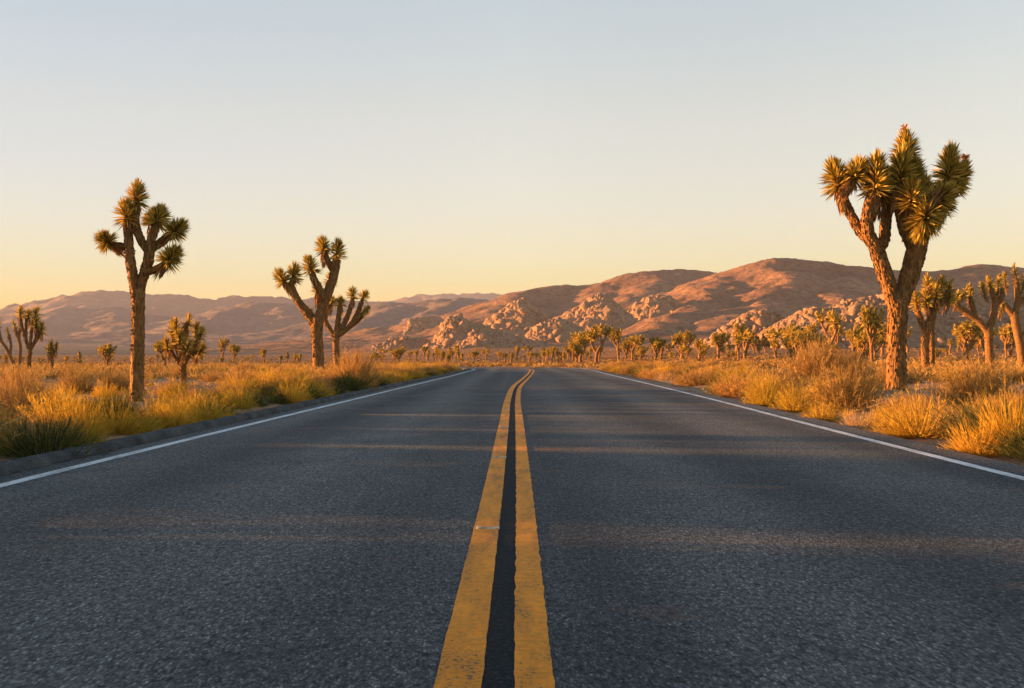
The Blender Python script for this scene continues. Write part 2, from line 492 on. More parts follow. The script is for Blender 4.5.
M['flower'] = mat_leaf('dried flower stalk', [(0, (.42, .16, .07)), (1, (.62, .28, .14))], .1, 0)
mm = Mat('ceramic road marker', .45, .4); mm.color(mm.ramp(mm.noise(mm.coord(), 40, 4), [(.35, (.30, .20, .11)), (.65, (.62, .50, .36))])); M['marker'] = mm.m
mm = Mat('marker reflector', .25, .5); mm.color(mm.ramp(mm.noise(mm.coord(), 60, 3), [(.3, (.45, .36, .25)), (.7, (.70, .60, .46))])); M['reflector'] = mm.m

# ------------------------------------------------------------------ ground, road, kerb, paint
def spaced(lim0, lim1, n, k):
    t = np.linspace(-1, 1, n)
    s = np.sinh(k * t) / np.sinh(k)
    return np.where(s < 0, -s * lim0, s * lim1)

def build_ground():
    xs = spaced(-4200, 4200, 340, 7.6)
    ys = np.concatenate([np.linspace(-60, -6, 10), np.linspace(-4, 60, 130), np.geomspace(60.6, 9000, 190)])
    X, Y = np.meshgrid(xs, ys)
    Z = ground_z(X, Y)
    ny, nx = X.shape
    i, j = np.meshgrid(np.arange(ny - 1), np.arange(nx - 1), indexing='ij')
    Q = np.stack([i * nx + j, i * nx + j + 1, (i + 1) * nx + j + 1, (i + 1) * nx + j], -1).reshape(-1, 4)
    o = link('ground', mesh_from('ground', np.stack([X, Y, Z], -1), [Q], True, None, [M['ground']]))
    tag(o, 'sandy rust-orange desert floor spreading to the foot of the hills', 'ground', kind='structure')
build_ground()

def offset(P, d):
    T = np.gradient(P, axis=0); T /= np.linalg.norm(T, axis=1, keepdims=True)
    return P + np.stack([T[:, 1], -T[:, 0]], 1) * d       # positive = to the right of travel

def ribbon(A, B, dz, sub=1, jitter=0., seed=0):
    """sheet between two polylines lying on the road surface"""
    if sub > 1:
        t = np.linspace(0, len(A) - 1, (len(A) - 1) * sub + 1)
        A = np.stack([np.interp(t, np.arange(len(A)), A[:, k]) for k in (0, 1)], 1)
        B = np.stack([np.interp(t, np.arange(len(B)), B[:, k]) for k in (0, 1)], 1)
    if jitter:
        ya, yb = A[:, 1], B[:, 1]
        A = A + np.stack([jitter * fbm(ya * 7, ya * 0 + 1.3, 5, seed), 0 * ya], 1)
        B = B + np.stack([jitter * fbm(yb * 7, yb * 0 + 7.7, 5, seed + 2), 0 * yb], 1)
    n = len(A)
    za = height(A[:, 0], A[:, 1]) + dz; zb = height(B[:, 0], B[:, 1]) + dz
    V = np.vstack([np.c_[A, za], np.c_[B, zb]])
    i = np.arange(n - 1)
    return V, np.stack([i, i + n, i + n + 1, i + 1], 1)

EL, ER = offset(LXs, -.34), offset(RXs, .42)
g = Geo()
K = 12
prev = None
lines = [EL + (ER - EL) * t for t in np.linspace(0, 1, K + 1)]
n = len(EL)
V = np.vstack([np.c_[Lk, height(Lk[:, 0], Lk[:, 1])] for Lk in lines])
i, j = np.meshgrid(np.arange(K), np.arange(n - 1), indexing='ij')
g.add(V, np.stack([i * n + j, (i + 1) * n + j, (i + 1) * n + j + 1, i * n + j + 1], -1).reshape(-1, 4))
# crumbled edge skirt down to the soil on the right
R2 = ER + np.stack([.10 + .16 * fbm(ER[:, 1] * 1.3, ER[:, 1] * 0, 3, 4), 0 * ER[:, 1]], 1)
V = np.vstack([np.c_[ER, height(ER[:, 0], ER[:, 1])], np.c_[R2, height(R2[:, 0], R2[:, 1]) - .08]])
i = np.arange(n - 1)
g.add(V, np.stack([i, i + n, i + n + 1, i + 1], 1))
road = link('road', g.mesh('road', [M['asphalt']]))
tag(road, 'grey two-lane asphalt road running away and bending left', 'road', kind='structure')

def paint(name, A, B, mat, dz, jitter, seed, sub):
    V, Q = ribbon(A, B, dz, sub, jitter, seed)
    o = link(name, mesh_from(name, V, [Q], False, None, [mat]), road)
    return o
o = paint('edge_line', offset(LXs, -.055), offset(LXs, .055), M['white'], .004, .003, 1, 10)
o = paint('edge_line', offset(RXs, -.055), offset(RXs, .055), M['white'], .004, .003, 2, 10)
o = paint('yellow_line', offset(CXs, -.176), offset(CXs, -.042), M['yellow'], .004, .0022, 3, 14); o['label'] = 'left yellow centre line'
o = paint('yellow_line', offset(CXs, .048), offset(CXs, .160), M['yellow'], .004, .005, 4, 18); o['label'] = 'right yellow centre line with crumbled outer edge'
mm = Mat('black sealed strip', .9, .1); mm.color(mm.ramp(mm.noise(mm.coord(), 55, 4, .7), [(.3, (.006, .008, .010)), (.55, (.020, .023, .027)), (.75, (.055, .058, .062))])); mm.bump(mm.noise(mm.coord(), 120, 3), .003)
paint('sealed_strip', offset(CXs, -.046), offset(CXs, .054), mm.m, .002, .004, 5, 8)

# the asphalt berm along the left side
def build_kerb():
    P = LXs[LXs[:, 1] < 80]
    t = np.linspace(0, len(P) - 1, len(P) * 5)
    P = np.stack([np.interp(t, np.arange(len(P)), P[:, k]) for k in (0, 1)], 1)
    prof = [(-.30, .001), (-.312, .030), (-.332, .066), (-.365, .080), (-.43, .082), (-.49, .072), (-.54, .03), (-.59, -.08)]
    n = len(P); V = []
    for k, (d, z) in enumerate(prof):
        Q_ = offset(P, d)
        nz = .010 * fbm(Q_[:, 1] * 5, Q_[:, 0] * 4, 3, 6) * (z > 0)
        nx = .014 * fbm(Q_[:, 1] * 3.1, Q_[:, 0] * 0 + k * .35, 3, 8)
        V.append(np.c_[Q_[:, 0] + nx, Q_[:, 1], height(Q_[:, 0], Q_[:, 1]) + z + nz])
    i, j = np.meshgrid(np.arange(len(prof) - 1), np.arange(n - 1), indexing='ij')
    Q = np.stack([i * n + j, i * n + j + 1, (i + 1) * n + j + 1, (i + 1) * n + j], -1).reshape(-1, 4)
    me = mesh_from('kerb', np.vstack(V), [Q], True, None, [M['kerb']])
    tag(link('kerb', me), 'low rounded asphalt kerb along the left edge of the road', 'kerb', kind='structure')
build_kerb()

# ------------------------------------------------------------------ hills and ranges
def ridge_xyz(pts):
    return np.array([at(px, row, D) for px, row, D in pts])

def hill(name, ridges, res, wid, mat, amp, nscale, seed, label, parent=None, rough=3., margin=1.3, warp=.2, detail=0.):
    """a hill from ridge lines (pixel, row, distance): concave slopes fall away from every ridge on both sides"""
    R = [ridge_xyz(r) for r in ridges]
    A = np.vstack(R)
    zb0 = height(A[:, 0], A[:, 1])
    hmax = (A[:, 2] - zb0).max()
    pad = hmax * wid * 1.9 * margin
    x0, x1 = A[:, 0].min() - pad, A[:, 0].max() + pad
    y0, y1 = A[:, 1].min() - pad, A[:, 1].max() + pad
    nx, ny = int((x1 - x0) / res) + 2, int((y1 - y0) / res) + 2
    X, Y = np.meshgrid(np.linspace(x0, x1, nx), np.linspace(y0, y1, ny))
    Zb = height(X, Y)
    # warp so that slopes break into spurs and gullies
    wx = X + hmax * warp * fbm(X / (nscale * 2.2), Y / (nscale * 2.2), 3, seed + 31)
    wy = Y + hmax * warp * fbm(X / (nscale * 2.2), Y / (nscale * 2.2), 3, seed + 57)
    H = np.full(X.shape, -1e9)
    for r in R:
        rs = catmull(r, 4) if len(r) > 2 else r
        for a, b in zip(rs[:-1], rs[1:]):
            d = b[:2] - a[:2]; L2 = max((d * d).sum(), 1e-6)
            t = np.clip(((wx - a[0]) * d[0] + (wy - a[1]) * d[1]) / L2, 0, 1)
            dist = np.hypot(wx - a[0] - t * d[0], wy - a[1] - t * d[1])
            zr = a[2] + t * (b[2] - a[2]) - Zb
            zr = np.maximum(zr, .5)
            rad = .16 * hmax
            ds = np.sqrt(dist ** 2 + rad ** 2) - rad
            H = np.maximum(H, zr * np.exp(-(ds / (zr * wid + .12 * hmax * wid)) ** 1.15))
    bx_ = np.clip(np.minimum(X - x0, x1 - X) / (.16 * (x1 - x0)), 0, 1); by_ = np.clip(np.minimum(Y - y0, y1 - Y) / (.16 * (y1 - y0)), 0, 1)
    H = H * (bx_ * bx_ * (3 - 2 * bx_)) * (by_ * by_ * (3 - 2 * by_))
    H = H * 1.045
    env = np.clip(H / hmax, 0, 1)
    top = np.clip(1.12 - env, .10, 1)
    z = H + hmax * amp * (ridged(wx / nscale, wy / nscale, 5, seed, .55) - .75) * np.sqrt(env) * top
    z = z + hmax * amp * .22 * fbm(X / (nscale * .22), Y / (nscale * .22), 4, seed + 7, .6) * np.sqrt(env)
    if detail:
        z = z + detail * np.abs(fbm(X / (detail * 5), Y / (detail * 5), 4, seed + 77, .6)) * (env > .03)
    z = z - hmax * .035
    z = np.where(H < hmax * .012, np.minimum(z, -1.0), z)
    V = np.stack([X, Y, Zb + z], -1)
    i, j = np.meshgrid(np.arange(ny - 1), np.arange(nx - 1), indexing='ij')
    Q = np.stack([i * nx + j, i * nx + j + 1, (i + 1) * nx + j + 1, (i + 1) * nx + j], -1).reshape(-1, 4)
    keep = (z > -hmax * .12).ravel()[Q].any(1) & (H > hmax * .004).ravel()[Q].any(1)
    Q = Q[keep]
    used = np.unique(Q); remap = np.zeros(nx * ny, int); remap[used] = np.arange(len(used))
    me = mesh_from(name, V.reshape(-1, 3)[used], [remap[Q]], True, None, [mat])
    o = link(name, me)
    tag(o, label, 'hill', kind='structure')
    return o

def rd(D, pts):
    return [(px, row, D) for px, row in pts]

hill('far_mountains', [rd(6800, [(330, 303), (370, 303), (400, 300), (418, 296), (440, 294), (456, 295), (470, 293), (490, 294), (505, 297), (530, 301), (580, 306)])],
     26, 1.9, M['hillfar'], .20, 380, 1, 'pale mauve mountain range on the far horizon')
hill('mountains', [rd(5000, [(-120, 318), (-60, 312), (0, 309), (25, 306), (38, 304), (48, 307), (57, 298), (66, 296), (73, 299), (86, 293), (102, 291), (125, 293), (150, 296), (172, 295), (186, 298), (215, 300), (231, 296), (246, 299), (262, 297), (300, 300), (340, 300), (380, 302), (420, 306)]),
     [(100, 291, 5000), (92, 303, 4700), (80, 315, 4350)], [(172, 295, 5000), (180, 305, 4700), (170, 316, 4400)], [(231, 296, 5000), (225, 308, 4650)], [(262, 297, 5000), (270, 306, 4700), (285, 314, 4400)], [(340, 300, 5000), (345, 308, 4650)], [(20, 307, 5000), (10, 316, 4600)]],
     18, 2.0, M['hillfar'], .17, 260, 2, 'mauve rugged mountain range behind the left plain')
hill('foothills', [rd(3500, [(-110, 324), (-40, 320), (0, 317), (40, 311), (62, 307), (76, 308), (90, 310), (110, 308), (130, 311), (160, 316), (200, 322), (240, 328)]),
     [(62, 307, 3500), (50, 318, 3250), (45, 328, 3050)], [(110, 308, 3500), (118, 318, 3200), (130, 326, 3000)]],
     12, 2.0, M['hillfar'], .18, 170, 3, 'dusky foothills in front of the left mountains')
hill('foothills', [rd(3200, [(150, 325), (200, 318), (222, 311), (240, 305), (258, 303), (285, 305), (320, 308), (360, 313), (410, 318)]),
     [(240, 305, 3200), (222, 313, 3000), (205, 322, 2800)], [(285, 305, 3200), (290, 315, 2950)]],
     12, 2.0, M['hillfar'], .18, 170, 4, 'mauve foothills with a sunlit spur left of the twin joshua trees')
hill('hill', [rd(2500, [(300, 325), (345, 314), (372, 307), (390, 303), (408, 304), (430, 301), (455, 299), (480, 300), (505, 302), (540, 306)]),
     [(405, 304, 2500), (385, 314, 2250), (362, 324, 2050)], [(455, 299, 2500), (440, 311, 2200), (425, 320, 2000)], [(500, 302, 2500), (478, 314, 2200)]],
     8, 2.0, M['hillfar'], .14, 160, 6, 'brown hill in the gap behind the rock outcrops')
hill('hill', [rd(1750, [(470, 322), (495, 309), (512, 299), (526, 290), (540, 286), (556, 286), (576, 285), (600, 283), (616, 279), (636, 273), (660, 271), (684, 270), (700, 271), (722, 274), (750, 280)]),
     [(536, 287, 1750), (520, 300, 1600), (505, 312, 1450)], [(616, 279, 1750), (600, 296, 1560), (590, 308, 1420)], [(660, 271, 1750), (645, 288, 1560), (640, 304, 1400)], [(722, 274, 1750), (706, 290, 1580)]],
     5, 1.75, M['hill'], .055, 75, 7, 'long rounded brown hill behind the pale granite domes')
hill('hill', [rd(1450, [(700, 290), (722, 275), (736, 270), (748, 266), (764, 262), (784, 259), (800, 260), (816, 262), (832, 265), (852, 268), (880, 271), (905, 271), (940, 271), (962, 269), (980, 266), (1004, 266), (1060, 270)]),
     [(768, 262, 1450), (782, 276, 1330), (776, 292, 1210), (752, 308, 1080), (728, 322, 960)], [(730, 273, 1450), (705, 295, 1250), (680, 315, 1050), (655, 330, 930)], [(832, 265, 1450), (842, 285, 1280), (850, 302, 1120)], [(905, 271, 1450), (925, 290, 1250)], [(980, 266, 1450), (962, 284, 1260), (940, 296, 1100)]],
     4, 1.7, M['hill'], .055, 70, 8, 'tallest rounded desert hill with a sunlit left flank')

# ------------------------------------------------------------------ granite outcrops
def ico(sub):
    t = (1 + 5 ** .5) / 2
    V = [(-1, t, 0), (1, t, 0), (-1, -t, 0), (1, -t, 0), (0, -1, t), (0, 1, t), (0, -1, -t), (0, 1, -t), (t, 0, -1), (t, 0, 1), (-t, 0, -1), (-t, 0, 1)]
    Fc = [(0, 11, 5), (0, 5, 1), (0, 1, 7), (0, 7, 10), (0, 10, 11), (1, 5, 9), (5, 11, 4), (11, 10, 2), (10, 7, 6), (7, 1, 8), (3, 9, 4), (3, 4, 2), (3, 2, 6), (3, 6, 8), (3, 8, 9), (4, 9, 5), (2, 4, 11), (6, 2, 10), (8, 6, 7), (9, 8, 1)]
    V = [np.array(v) / np.linalg.norm(v) for v in V]
    for _ in range(sub):
        c = {}; F2 = []
        def md(a, b):
            k = (min(a, b), max(a, b))
            if k not in c:
                m = V[a] + V[b]; V.append(m / np.linalg.norm(m)); c[k] = len(V) - 1
            return c[k]
        for a, b, d in Fc:
            x, y, z = md(a, b), md(b, d), md(d, a)
            F2 += [(a, x, z), (b, y, x), (d, z, y), (x, y, z)]
        Fc = F2
    return np.array(V), np.array(Fc)
ICO2 = ico(2)

def rock_shape(r, sub=ICO2):
    V, Fc = sub
    V = V.copy()
    p = np.abs(V) ** r.uniform(1.6, 2.4)
    V = V / (p.sum(1) ** (1 / 2.2))[:, None]
    for _ in range(r.integers(5, 9)):                     # joint faces that cut the block
        nrm = norm(r.normal(size=3)); d = r.uniform(.30, .75)
        ex = np.maximum(V @ nrm - d, 0)
        V = V - ex[:, None] * nrm * .97
    V = V + .045 * np.stack([perlin(V[:, 1] * 2 + 5, V[:, 2] * 2, int(r.integers(99))), perlin(V[:, 0] * 2, V[:, 2] * 2, int(r.integers(99))), perlin(V[:, 0] * 2, V[:, 1] * 2, int(r.integers(99)))], 1)
    return V
_rr = np.random.default_rng(5)
ROCKS = [rock_shape(_rr) for _ in range(14)]

def outcrop(pts, D, count, rmin, rmax, depth, label, seed, lean=.5):
    """a mound of jointed granite blocks below a traced skyline (pixel, row)"""
    r = np.random.default_rng(seed)
    pts = np.array(pts, float)
    G = Geo()
    xs_ = pts[:, 0]
    zc = lambda px: np.interp(px, xs_, pts[:, 1])
    base = lambda px: HOR - (float(height((px - 512) / F * D, D)) - CAM_H) / D * F
    # core mound
    nx, ny = 150, 60
    PX = np.linspace(xs_[0], xs_[-1], nx); T = np.linspace(-1, 1, ny)
    X = (PX - 512) / F * D
    top = CAM_H + (HOR - zc(PX)) / F * D
    gz = height(X, np.full(nx, D))
    hh = np.maximum(top - gz, .2) - rmax * .5
    Yg = D + T[:, None] * depth + 0 * X
    prof = np.where(T < 0, (1 - np.abs(T)) ** .9, np.sqrt(np.maximum(1 - T ** 2, 0)))
    Z = height(X[None] + 0 * Yg, Yg) - 1 + (hh[None] + 1) * prof[:, None]
    Z = Z + rmax * .45 * ridged((X[None] + .5 * Z) / rmax / 2.2, Yg / rmax / 3, 4, seed) * prof[:, None]
    V = np.stack([X[None] + 0 * Yg, Yg, Z], -1).reshape(-1, 3)
    i, j = np.meshgrid(np.arange(ny - 1), np.arange(nx - 1), indexing='ij')
    G.add(V, np.stack([i * nx + j, i * nx + j + 1, (i + 1) * nx + j + 1, (i + 1) * nx + j], -1).reshape(-1, 4))
    for _ in range(int(count * .75)):
        px = r.uniform(xs_[0], xs_[-1]); t = r.uniform(-1, .25)
        x = (px - 512) / F * D; y = D + t * depth
        h = max(CAM_H + (HOR - zc(px)) / F * D - float(height(x, D)), .3)
        p = (1 - abs(t)) ** .9 if t < 0 else math.sqrt(1 - t * t)
        s = rmin + (rmax * 1.5 - rmin) * r.random() ** 2.0
        s = min(s, h * .5 + rmin * .4)
        z = float(height(x, y)) + h * p - s * .78
        v = ROCKS[r.integers(len(ROCKS))] * s * np.array([r.uniform(.7, 1.3), r.uniform(.8, 1.3), r.uniform(.7, 1.5)])
        az = r.uniform(0, 6.28); ti = r.normal() * .35
        c, s_ = math.cos(az), math.sin(az)
        v = v @ np.array([[c, s_, 0], [-s_, c, 0], [0, 0, 1]])
        c, s_ = math.cos(ti + lean), math.sin(ti + lean)
        v = v @ np.array([[c, 0, -s_], [0, 1, 0], [s_, 0, c]])
        G.add(v + np.array([x, y, z]), None, ICO2[1])
    me = G.mesh('rock_outcrop', [M['rock']], False)
    return tag(link('rock_outcrop', me), label, 'rock outcrop', 'granite outcrops at the foot of the hills')

OUT = [
    ([(372, 346), (384, 342), (392, 337), (398, 338), (404, 335), (412, 340), (420, 336), (430, 341), (440, 346)], 880, 150, 1.0, 3.2, 16, 'small low row of boulders at the left end of the outcrops'),
    ([(404, 326), (410, 320), (420, 317), (432, 316), (440, 318), (448, 323), (456, 328)], 1500, 150, 2.0, 6, 40, 'faint pinkish outcrop on the slope behind the others'),
    ([(424, 346), (432, 341), (438, 334), (443, 324), (449, 318), (458, 316), (464, 318), (472, 322), (482, 325), (496, 330), (512, 338), (526, 346)], 850, 330, 1.4, 5.0, 30, 'rugged yellowish outcrop with a steep left face, nearest the road end'),
    ([(455, 346), (466, 339), (474, 331), (482, 330), (492, 334), (504, 333), (520, 337), (540, 342), (556, 346)], 800, 240, 1.0, 3.4, 20, 'low slabby outcrop lying along the plain above the road end'),
    ([(478, 328), (490, 318), (500, 311), (510, 304), (518, 300), (524, 299), (530, 303), (538, 309), (546, 315), (560, 322), (572, 330)], 1120, 300, 2.0, 6.5, 55, 'pale pyramid-shaped granite dome left of the grove'),
    ([(520, 340), (534, 328), (548, 320), (558, 317), (568, 321), (580, 327), (594, 334), (606, 342)], 930, 200, 1.4, 4.5, 30, 'dark brown rounded outcrop in front of the pyramid-shaped dome'),
    ([(548, 330), (558, 320), (572, 312), (584, 304), (592, 297), (600, 293), (607, 294), (614, 300), (622, 306), (632, 316), (642, 328)], 1080, 330, 2.0, 6.5, 55, 'tall sunlit granite dome with pointed top in the middle of the outcrops'),
    ([(622, 326), (630, 312), (640, 303), (648, 297), (658, 294), (666, 295), (676, 300), (686, 306), (698, 314), (712, 324)], 1180, 300, 2.0, 6.0, 55, 'broad rounded granite dome right of the pointed one'),
    ([(688, 348), (702, 342), (718, 333), (732, 322), (744, 315), (756, 310), (766, 308), (774, 311), (786, 318), (800, 330)], 520, 380, .8, 2.8, 22, 'boulder mound at the left end of the right-hand rocky ridge'),
    ([(764, 334), (780, 324), (794, 316), (808, 310), (818, 307), (828, 309), (842, 304), (854, 299), (868, 297), (884, 294), (900, 290), (918, 291), (940, 288), (970, 292), (1000, 296), (1040, 300), (1090, 306)], 470, 900, .9, 3.2, 42, 'long bouldery ridge behind the right-hand grove'),
]
for k, a in enumerate(OUT):
    outcrop(*a, seed=100 + k)

# ------------------------------------------------------------------ joshua trees
def rosette(G, p0, p1, leaf, n, r, width=.035, back=1.95):
    """stiff dagger leaves all round a stem end"""
    p0, p1 = np.asarray(p0, float), np.asarray(p1, float)
    ax = norm(p1 - p0)
    t = r.random(n) ** .8
    az = r.uniform(0, 2 * np.pi, n)
    u = norm(np.cross(ax, [.3, .9, .2])); w = np.cross(ax, u)
    rad = np.cos(az)[:, None] * u + np.sin(az)[:, None] * w
    phi = back + (.12 - back) * t ** 1.1 + r.normal(size=n) * .17
    D = np.cos(phi)[:, None] * ax + np.sin(phi)[:, None] * rad
    B = p0 + (p1 - p0) * t[:, None] + rad * leaf * .10 * (1 - t[:, None] * .6)
    L = leaf * (0.8 + .35 * r.random(n)) * (1 - .15 * t)
    blades(G, B, D, L, width * leaf / .4 * (0.8 + .4 * r.random(n)), np.zeros((n, 3)) + np.array([0, 0, -.04]) * leaf, r)

def skirt(G, p0, p1, rad_, leaf, n, r):
    """dead leaves hanging back along the limb under a rosette"""
    p0, p1 = np.asarray(p0, float), np.asarray(p1, float)
    ax = norm(p1 - p0)
    t = r.random(n); az = r.uniform(0, 2 * np.pi, n)
    u = norm(np.cross(ax, [.3, .9, .2])); w = np.cross(ax, u)
    rad = np.cos(az)[:, None] * u + np.sin(az)[:, None] * w
    B = p0 + (p1 - p0) * t[:, None] + rad * rad_ * .8
    D = -ax * (.9 + .3 * r.random(n))[:, None] + rad * (.12 + .45 * r.random(n) * t)[:, None] + np.array([0, 0, -.15])
    blades(G, B, D, leaf * (.32 + .4 * r.random(n)), leaf * .09, np.array([0, 0, -.08]) * leaf * np.ones((n, 1)), r)

def hero(label, base, depth, limbs, heads, leaf, nleaf, seed, flowers=(), shear=0., slim=1., group='large joshua trees beside the road'):
    """base (px,row); limbs: lists of (px,row,width_px[,depth offset m]); heads: (px0,row0,px1,row1[,dy]) stem span of each rosette"""
    r = np.random.default_rng(seed)
    bx, by = base
    depth = hit(bx, by - 1)[1] if by > 364 else depth
    x0 = (bx - 512) / F * depth
    z0 = float(ground_z(np.array([x0]), np.array([depth]))[0])
    root = link('joshua_tree', None, None, (x0, depth, z0 - .02))
    tag(root, label, 'joshua tree', group)
    s = depth / F
    def P(px, row, dy=0.):
        p = at(px + shear * (by - row), row, depth)
        p = p - np.array([x0, depth, z0 - .02])
        return p + np.array([p[0] * 0, dy, 0])
    G = Geo()
    for k, L in enumerate(limbs):
        pts = [P(q[0], q[1], q[3] if len(q) > 3 else 0.) for q in L]
        if k == 0: pts[0][2] = -.25; pts[0][0] = pts[0][0]
        tube(G, pts, [q[2] * s * .5 * slim for q in L], 20, .045, seed * 7 + k, 9)
        # shaggy bark scales
        C = catmull(pts, 9); rad = np.interp(np.linspace(0, len(L) - 1, len(C)), np.arange(len(L)), [q[2] * s * .5 * slim for q in L])
        m = int(110 * len(L)); ii = r.integers(1, len(C) - 1, m)
        T = norm(np.gradient(C, axis=0))[ii]
        az = r.uniform(0, 6.283, m); u = norm(np.cross(T, np.tile([.2, .95, .1], (m, 1)))); w = np.cross(T, u)
        rd_ = np.cos(az)[:, None] * u + np.sin(az)[:, None] * w
        blades(G, C[ii] + rd_ * rad[ii][:, None] * .97, -T + rd_ * .22, leaf * (.10 + .20 * r.random(m)), leaf * .09, np.zeros((m, 3)), r)
    link('trunk', G.mesh('trunk', [M['bark']], True), root)
    for h in heads:
        dy = h[4] if len(h) > 4 else 0.
        sc_ = h[5] if len(h) > 5 else 1.
        a, b = P(h[0], h[1], dy), P(h[2], h[3], dy + r.normal() * .05)
        G = Geo(); rosette(G, a, b, leaf * sc_, nleaf, r)
        tube(G, [a - (b - a) * .2, a, b], [leaf * .14] * 3, 7)
        hd = link('leaf_rosette', G.mesh('leaf_rosette', [M['joshua']]), root)
        ax = norm(b - a)
        G = Geo(); skirt(G, a - ax * leaf * .9, a + (b - a) * .2, leaf * .24, leaf, int(nleaf * .4), r)
        link('dead_leaf_skirt', G.mesh('dead_leaf_skirt', [M['deadleaf']]), hd)
    for (a0, b0, a1, b1, dy) in flowers:
        a, b = P(a0, b0, dy), P(a1, b1, dy)
        G = Geo(); tube(G, [a, b], [leaf * .05, leaf * .02], 6)
        n = 60; t = r.random(n); D = r.normal(size=(n, 3)) + norm(b - a) * .6
        blades(G, a + (b - a) * t[:, None], D, leaf * .26, leaf * .10, np.zeros((n, 3)), r)
        link('flower_stalk', G.mesh('flower_stalk', [M['flower']]), root)
    return root

# big tree right of the road
hero('largest joshua tree, forked with ten big rosettes, standing right of the road', (896, 391), 27.,
     [[(896, 392, 24), (896, 375, 21.5), (895, 345, 20), (896, 318, 20.5), (896, 300, 20)],
      [(895, 312, 16, -.02), (889, 292, 16.5), (882, 272, 16), (876, 255, 15.5), (873, 243, 15)],
      [(875, 252, 13, -.05), (866, 238, 13, -.08), (862, 222, 12.5, -.12), (864, 204, 11.5, -.15), (868, 185, 8, -.15)],
      [(872, 244, 9, .08), (860, 232, 9.5, .12), (850, 214, 9.5, .15), (844, 200, 9, .18), (838, 182, 6, .18)],
      [(875, 252, 10, .10), (884, 240, 11, .18), (886, 222, 11, .22), (889, 205, 11, .22), (896, 186, 8, .2)],
      [(896, 312, 17, 0), (902, 292, 18), (908, 272, 20, -.03), (912, 252, 21, -.08), (914, 236, 20, -.16), (915, 222, 14, -.3)],
      [(911, 246, 13, .05), (903, 228, 14, .04), (898, 210, 13, 0), (897, 190, 11, -.08), (896, 172, 7, -.1)],
      [(909, 240, 12, .2), (908, 212, 12, .25), (906, 185, 11, .22), (905, 160, 9, .2), (904, 142, 6, .2)],
      [(916, 238, 14, .05), (927, 220, 13, .05), (934, 208, 11, 0), (938, 196, 7, -.02)],
      [(922, 228, 12, .25), (936, 210, 11, .3), (944, 196, 10, .3), (949, 178, 8, .28), (951, 160, 6, .28)],
      [(944, 198, 8, .32), (954, 186, 8, .36), (962, 172, 6, .4)]],
     [(838, 188, 834, 166, .18), (868, 194, 870, 164, -.15), (849, 178, 856, 168, .0), (893, 188, 897, 158, -.12, 1.08), (911, 184, 914, 165, .3),
      (905, 162, 904, 138, .2, .92), (917, 214, 911, 228, -.42, 1.15), (926, 205, 934, 196, -.15, 1.12), (949, 184, 951, 152, .28), (958, 184, 967, 166, .4, .85), (943, 204, 947, 190, .2, .85),
      (880, 196, 883, 176, .12, .95), (921, 200, 924, 182, .3, .95), (903, 208, 902, 190, -.28, .95)],
     .42, 440, 11, [(904, 136, 903, 123, .2), (966, 164, 970, 151, .4)], .022, .9)

# tall single tree on the left
hero('tall slender joshua tree with one upright spire, standing left of the road', (138, 402), 20.,
     [[(138, 404, 15), (137, 380, 13), (138, 340, 12.5), (138, 310, 12), (138, 290, 13)],
      [(137, 298, 10, -.02), (133, 275, 9.5, -.03), (130, 255, 9, -.04), (129, 238, 8, -.05), (128, 222, 7, -.06)],
      [(138, 296, 9, 0), (143, 277, 9.5), (148, 260, 10), (149, 246, 9, .02), (152, 234, 7, .03), (156, 222, 5, .03)],
      [(131, 252, 6, .04), (122, 246, 5.5, .06), (113, 244, 5, .06), (105, 241, 4, .06)],
      [(147, 250, 6, -.03), (141, 240, 7, -.02), (136, 228, 7.5), (135, 212, 6.5), (136, 190, 4.5)],
      [(149, 250, 6, .08), (157, 242, 6, .10), (166, 234, 5, .12), (172, 229, 4, .12)],
      [(146, 273, 6, -.05), (156, 270, 6, -.08), (164, 266, 6, -.1), (172, 259, 4, -.1)]],
     [(128, 222, 127, 208, -.06), (135, 206, 136, 187, .02, .95), (107, 242, 103, 239, .06, .9), (155, 224, 158, 213, .03, 1.02), (169, 232, 176, 226, .12), (168, 263, 176, 254, -.1), (147, 222, 148, 214, .25, .85)],
     .27, 340, 12)

# double-fork tree left of the road, farther away
hero('joshua tree with thick trunk forked in two, left of the road before the plain', (319, 374), 50.,
     [[(319, 376, 12), (318, 355, 11), (317, 335, 11), (317, 318, 12)],
      [(316, 324, 8), (308, 314, 8), (300, 304, 7.5), (294, 294, 7), (290, 282, 6)],
      [(318, 324, 10), (322, 308, 9.5), (328, 292, 9), (333, 278, 8.5), (335, 266, 7.5), (336, 254, 5)],
      [(334, 272, 6, .1), (329, 264, 6, .1), (325, 255, 5, .1), (323, 246, 4, .1)],
      [(325, 298, 6.5, -.2), (319, 287, 6.5, -.3), (314, 276, 6, -.35), (311, 266, 4, -.35)],
      [(317, 330, 4, .3), (311, 325, 4, .4), (307, 316, 3, .4)],
      [(320, 310, 4, .5), (316, 298, 4, .7), (315, 290, 3, .7)],
      [(327, 296, 4, .6), (328, 284, 4, .8), (327, 277, 3, .8)]],
     [(285, 283, 280, 275, -.1), (292, 280, 294, 269, .1), (323, 252, 322, 242, .1), (337, 258, 338, 245, 0), (313, 272, 310, 262, -.35), (308, 316, 306, 311, .4, .7), (315, 292, 315, 286, .7, .75), (327, 282, 328, 274, .8, .75)],
     .50, 240, 13)

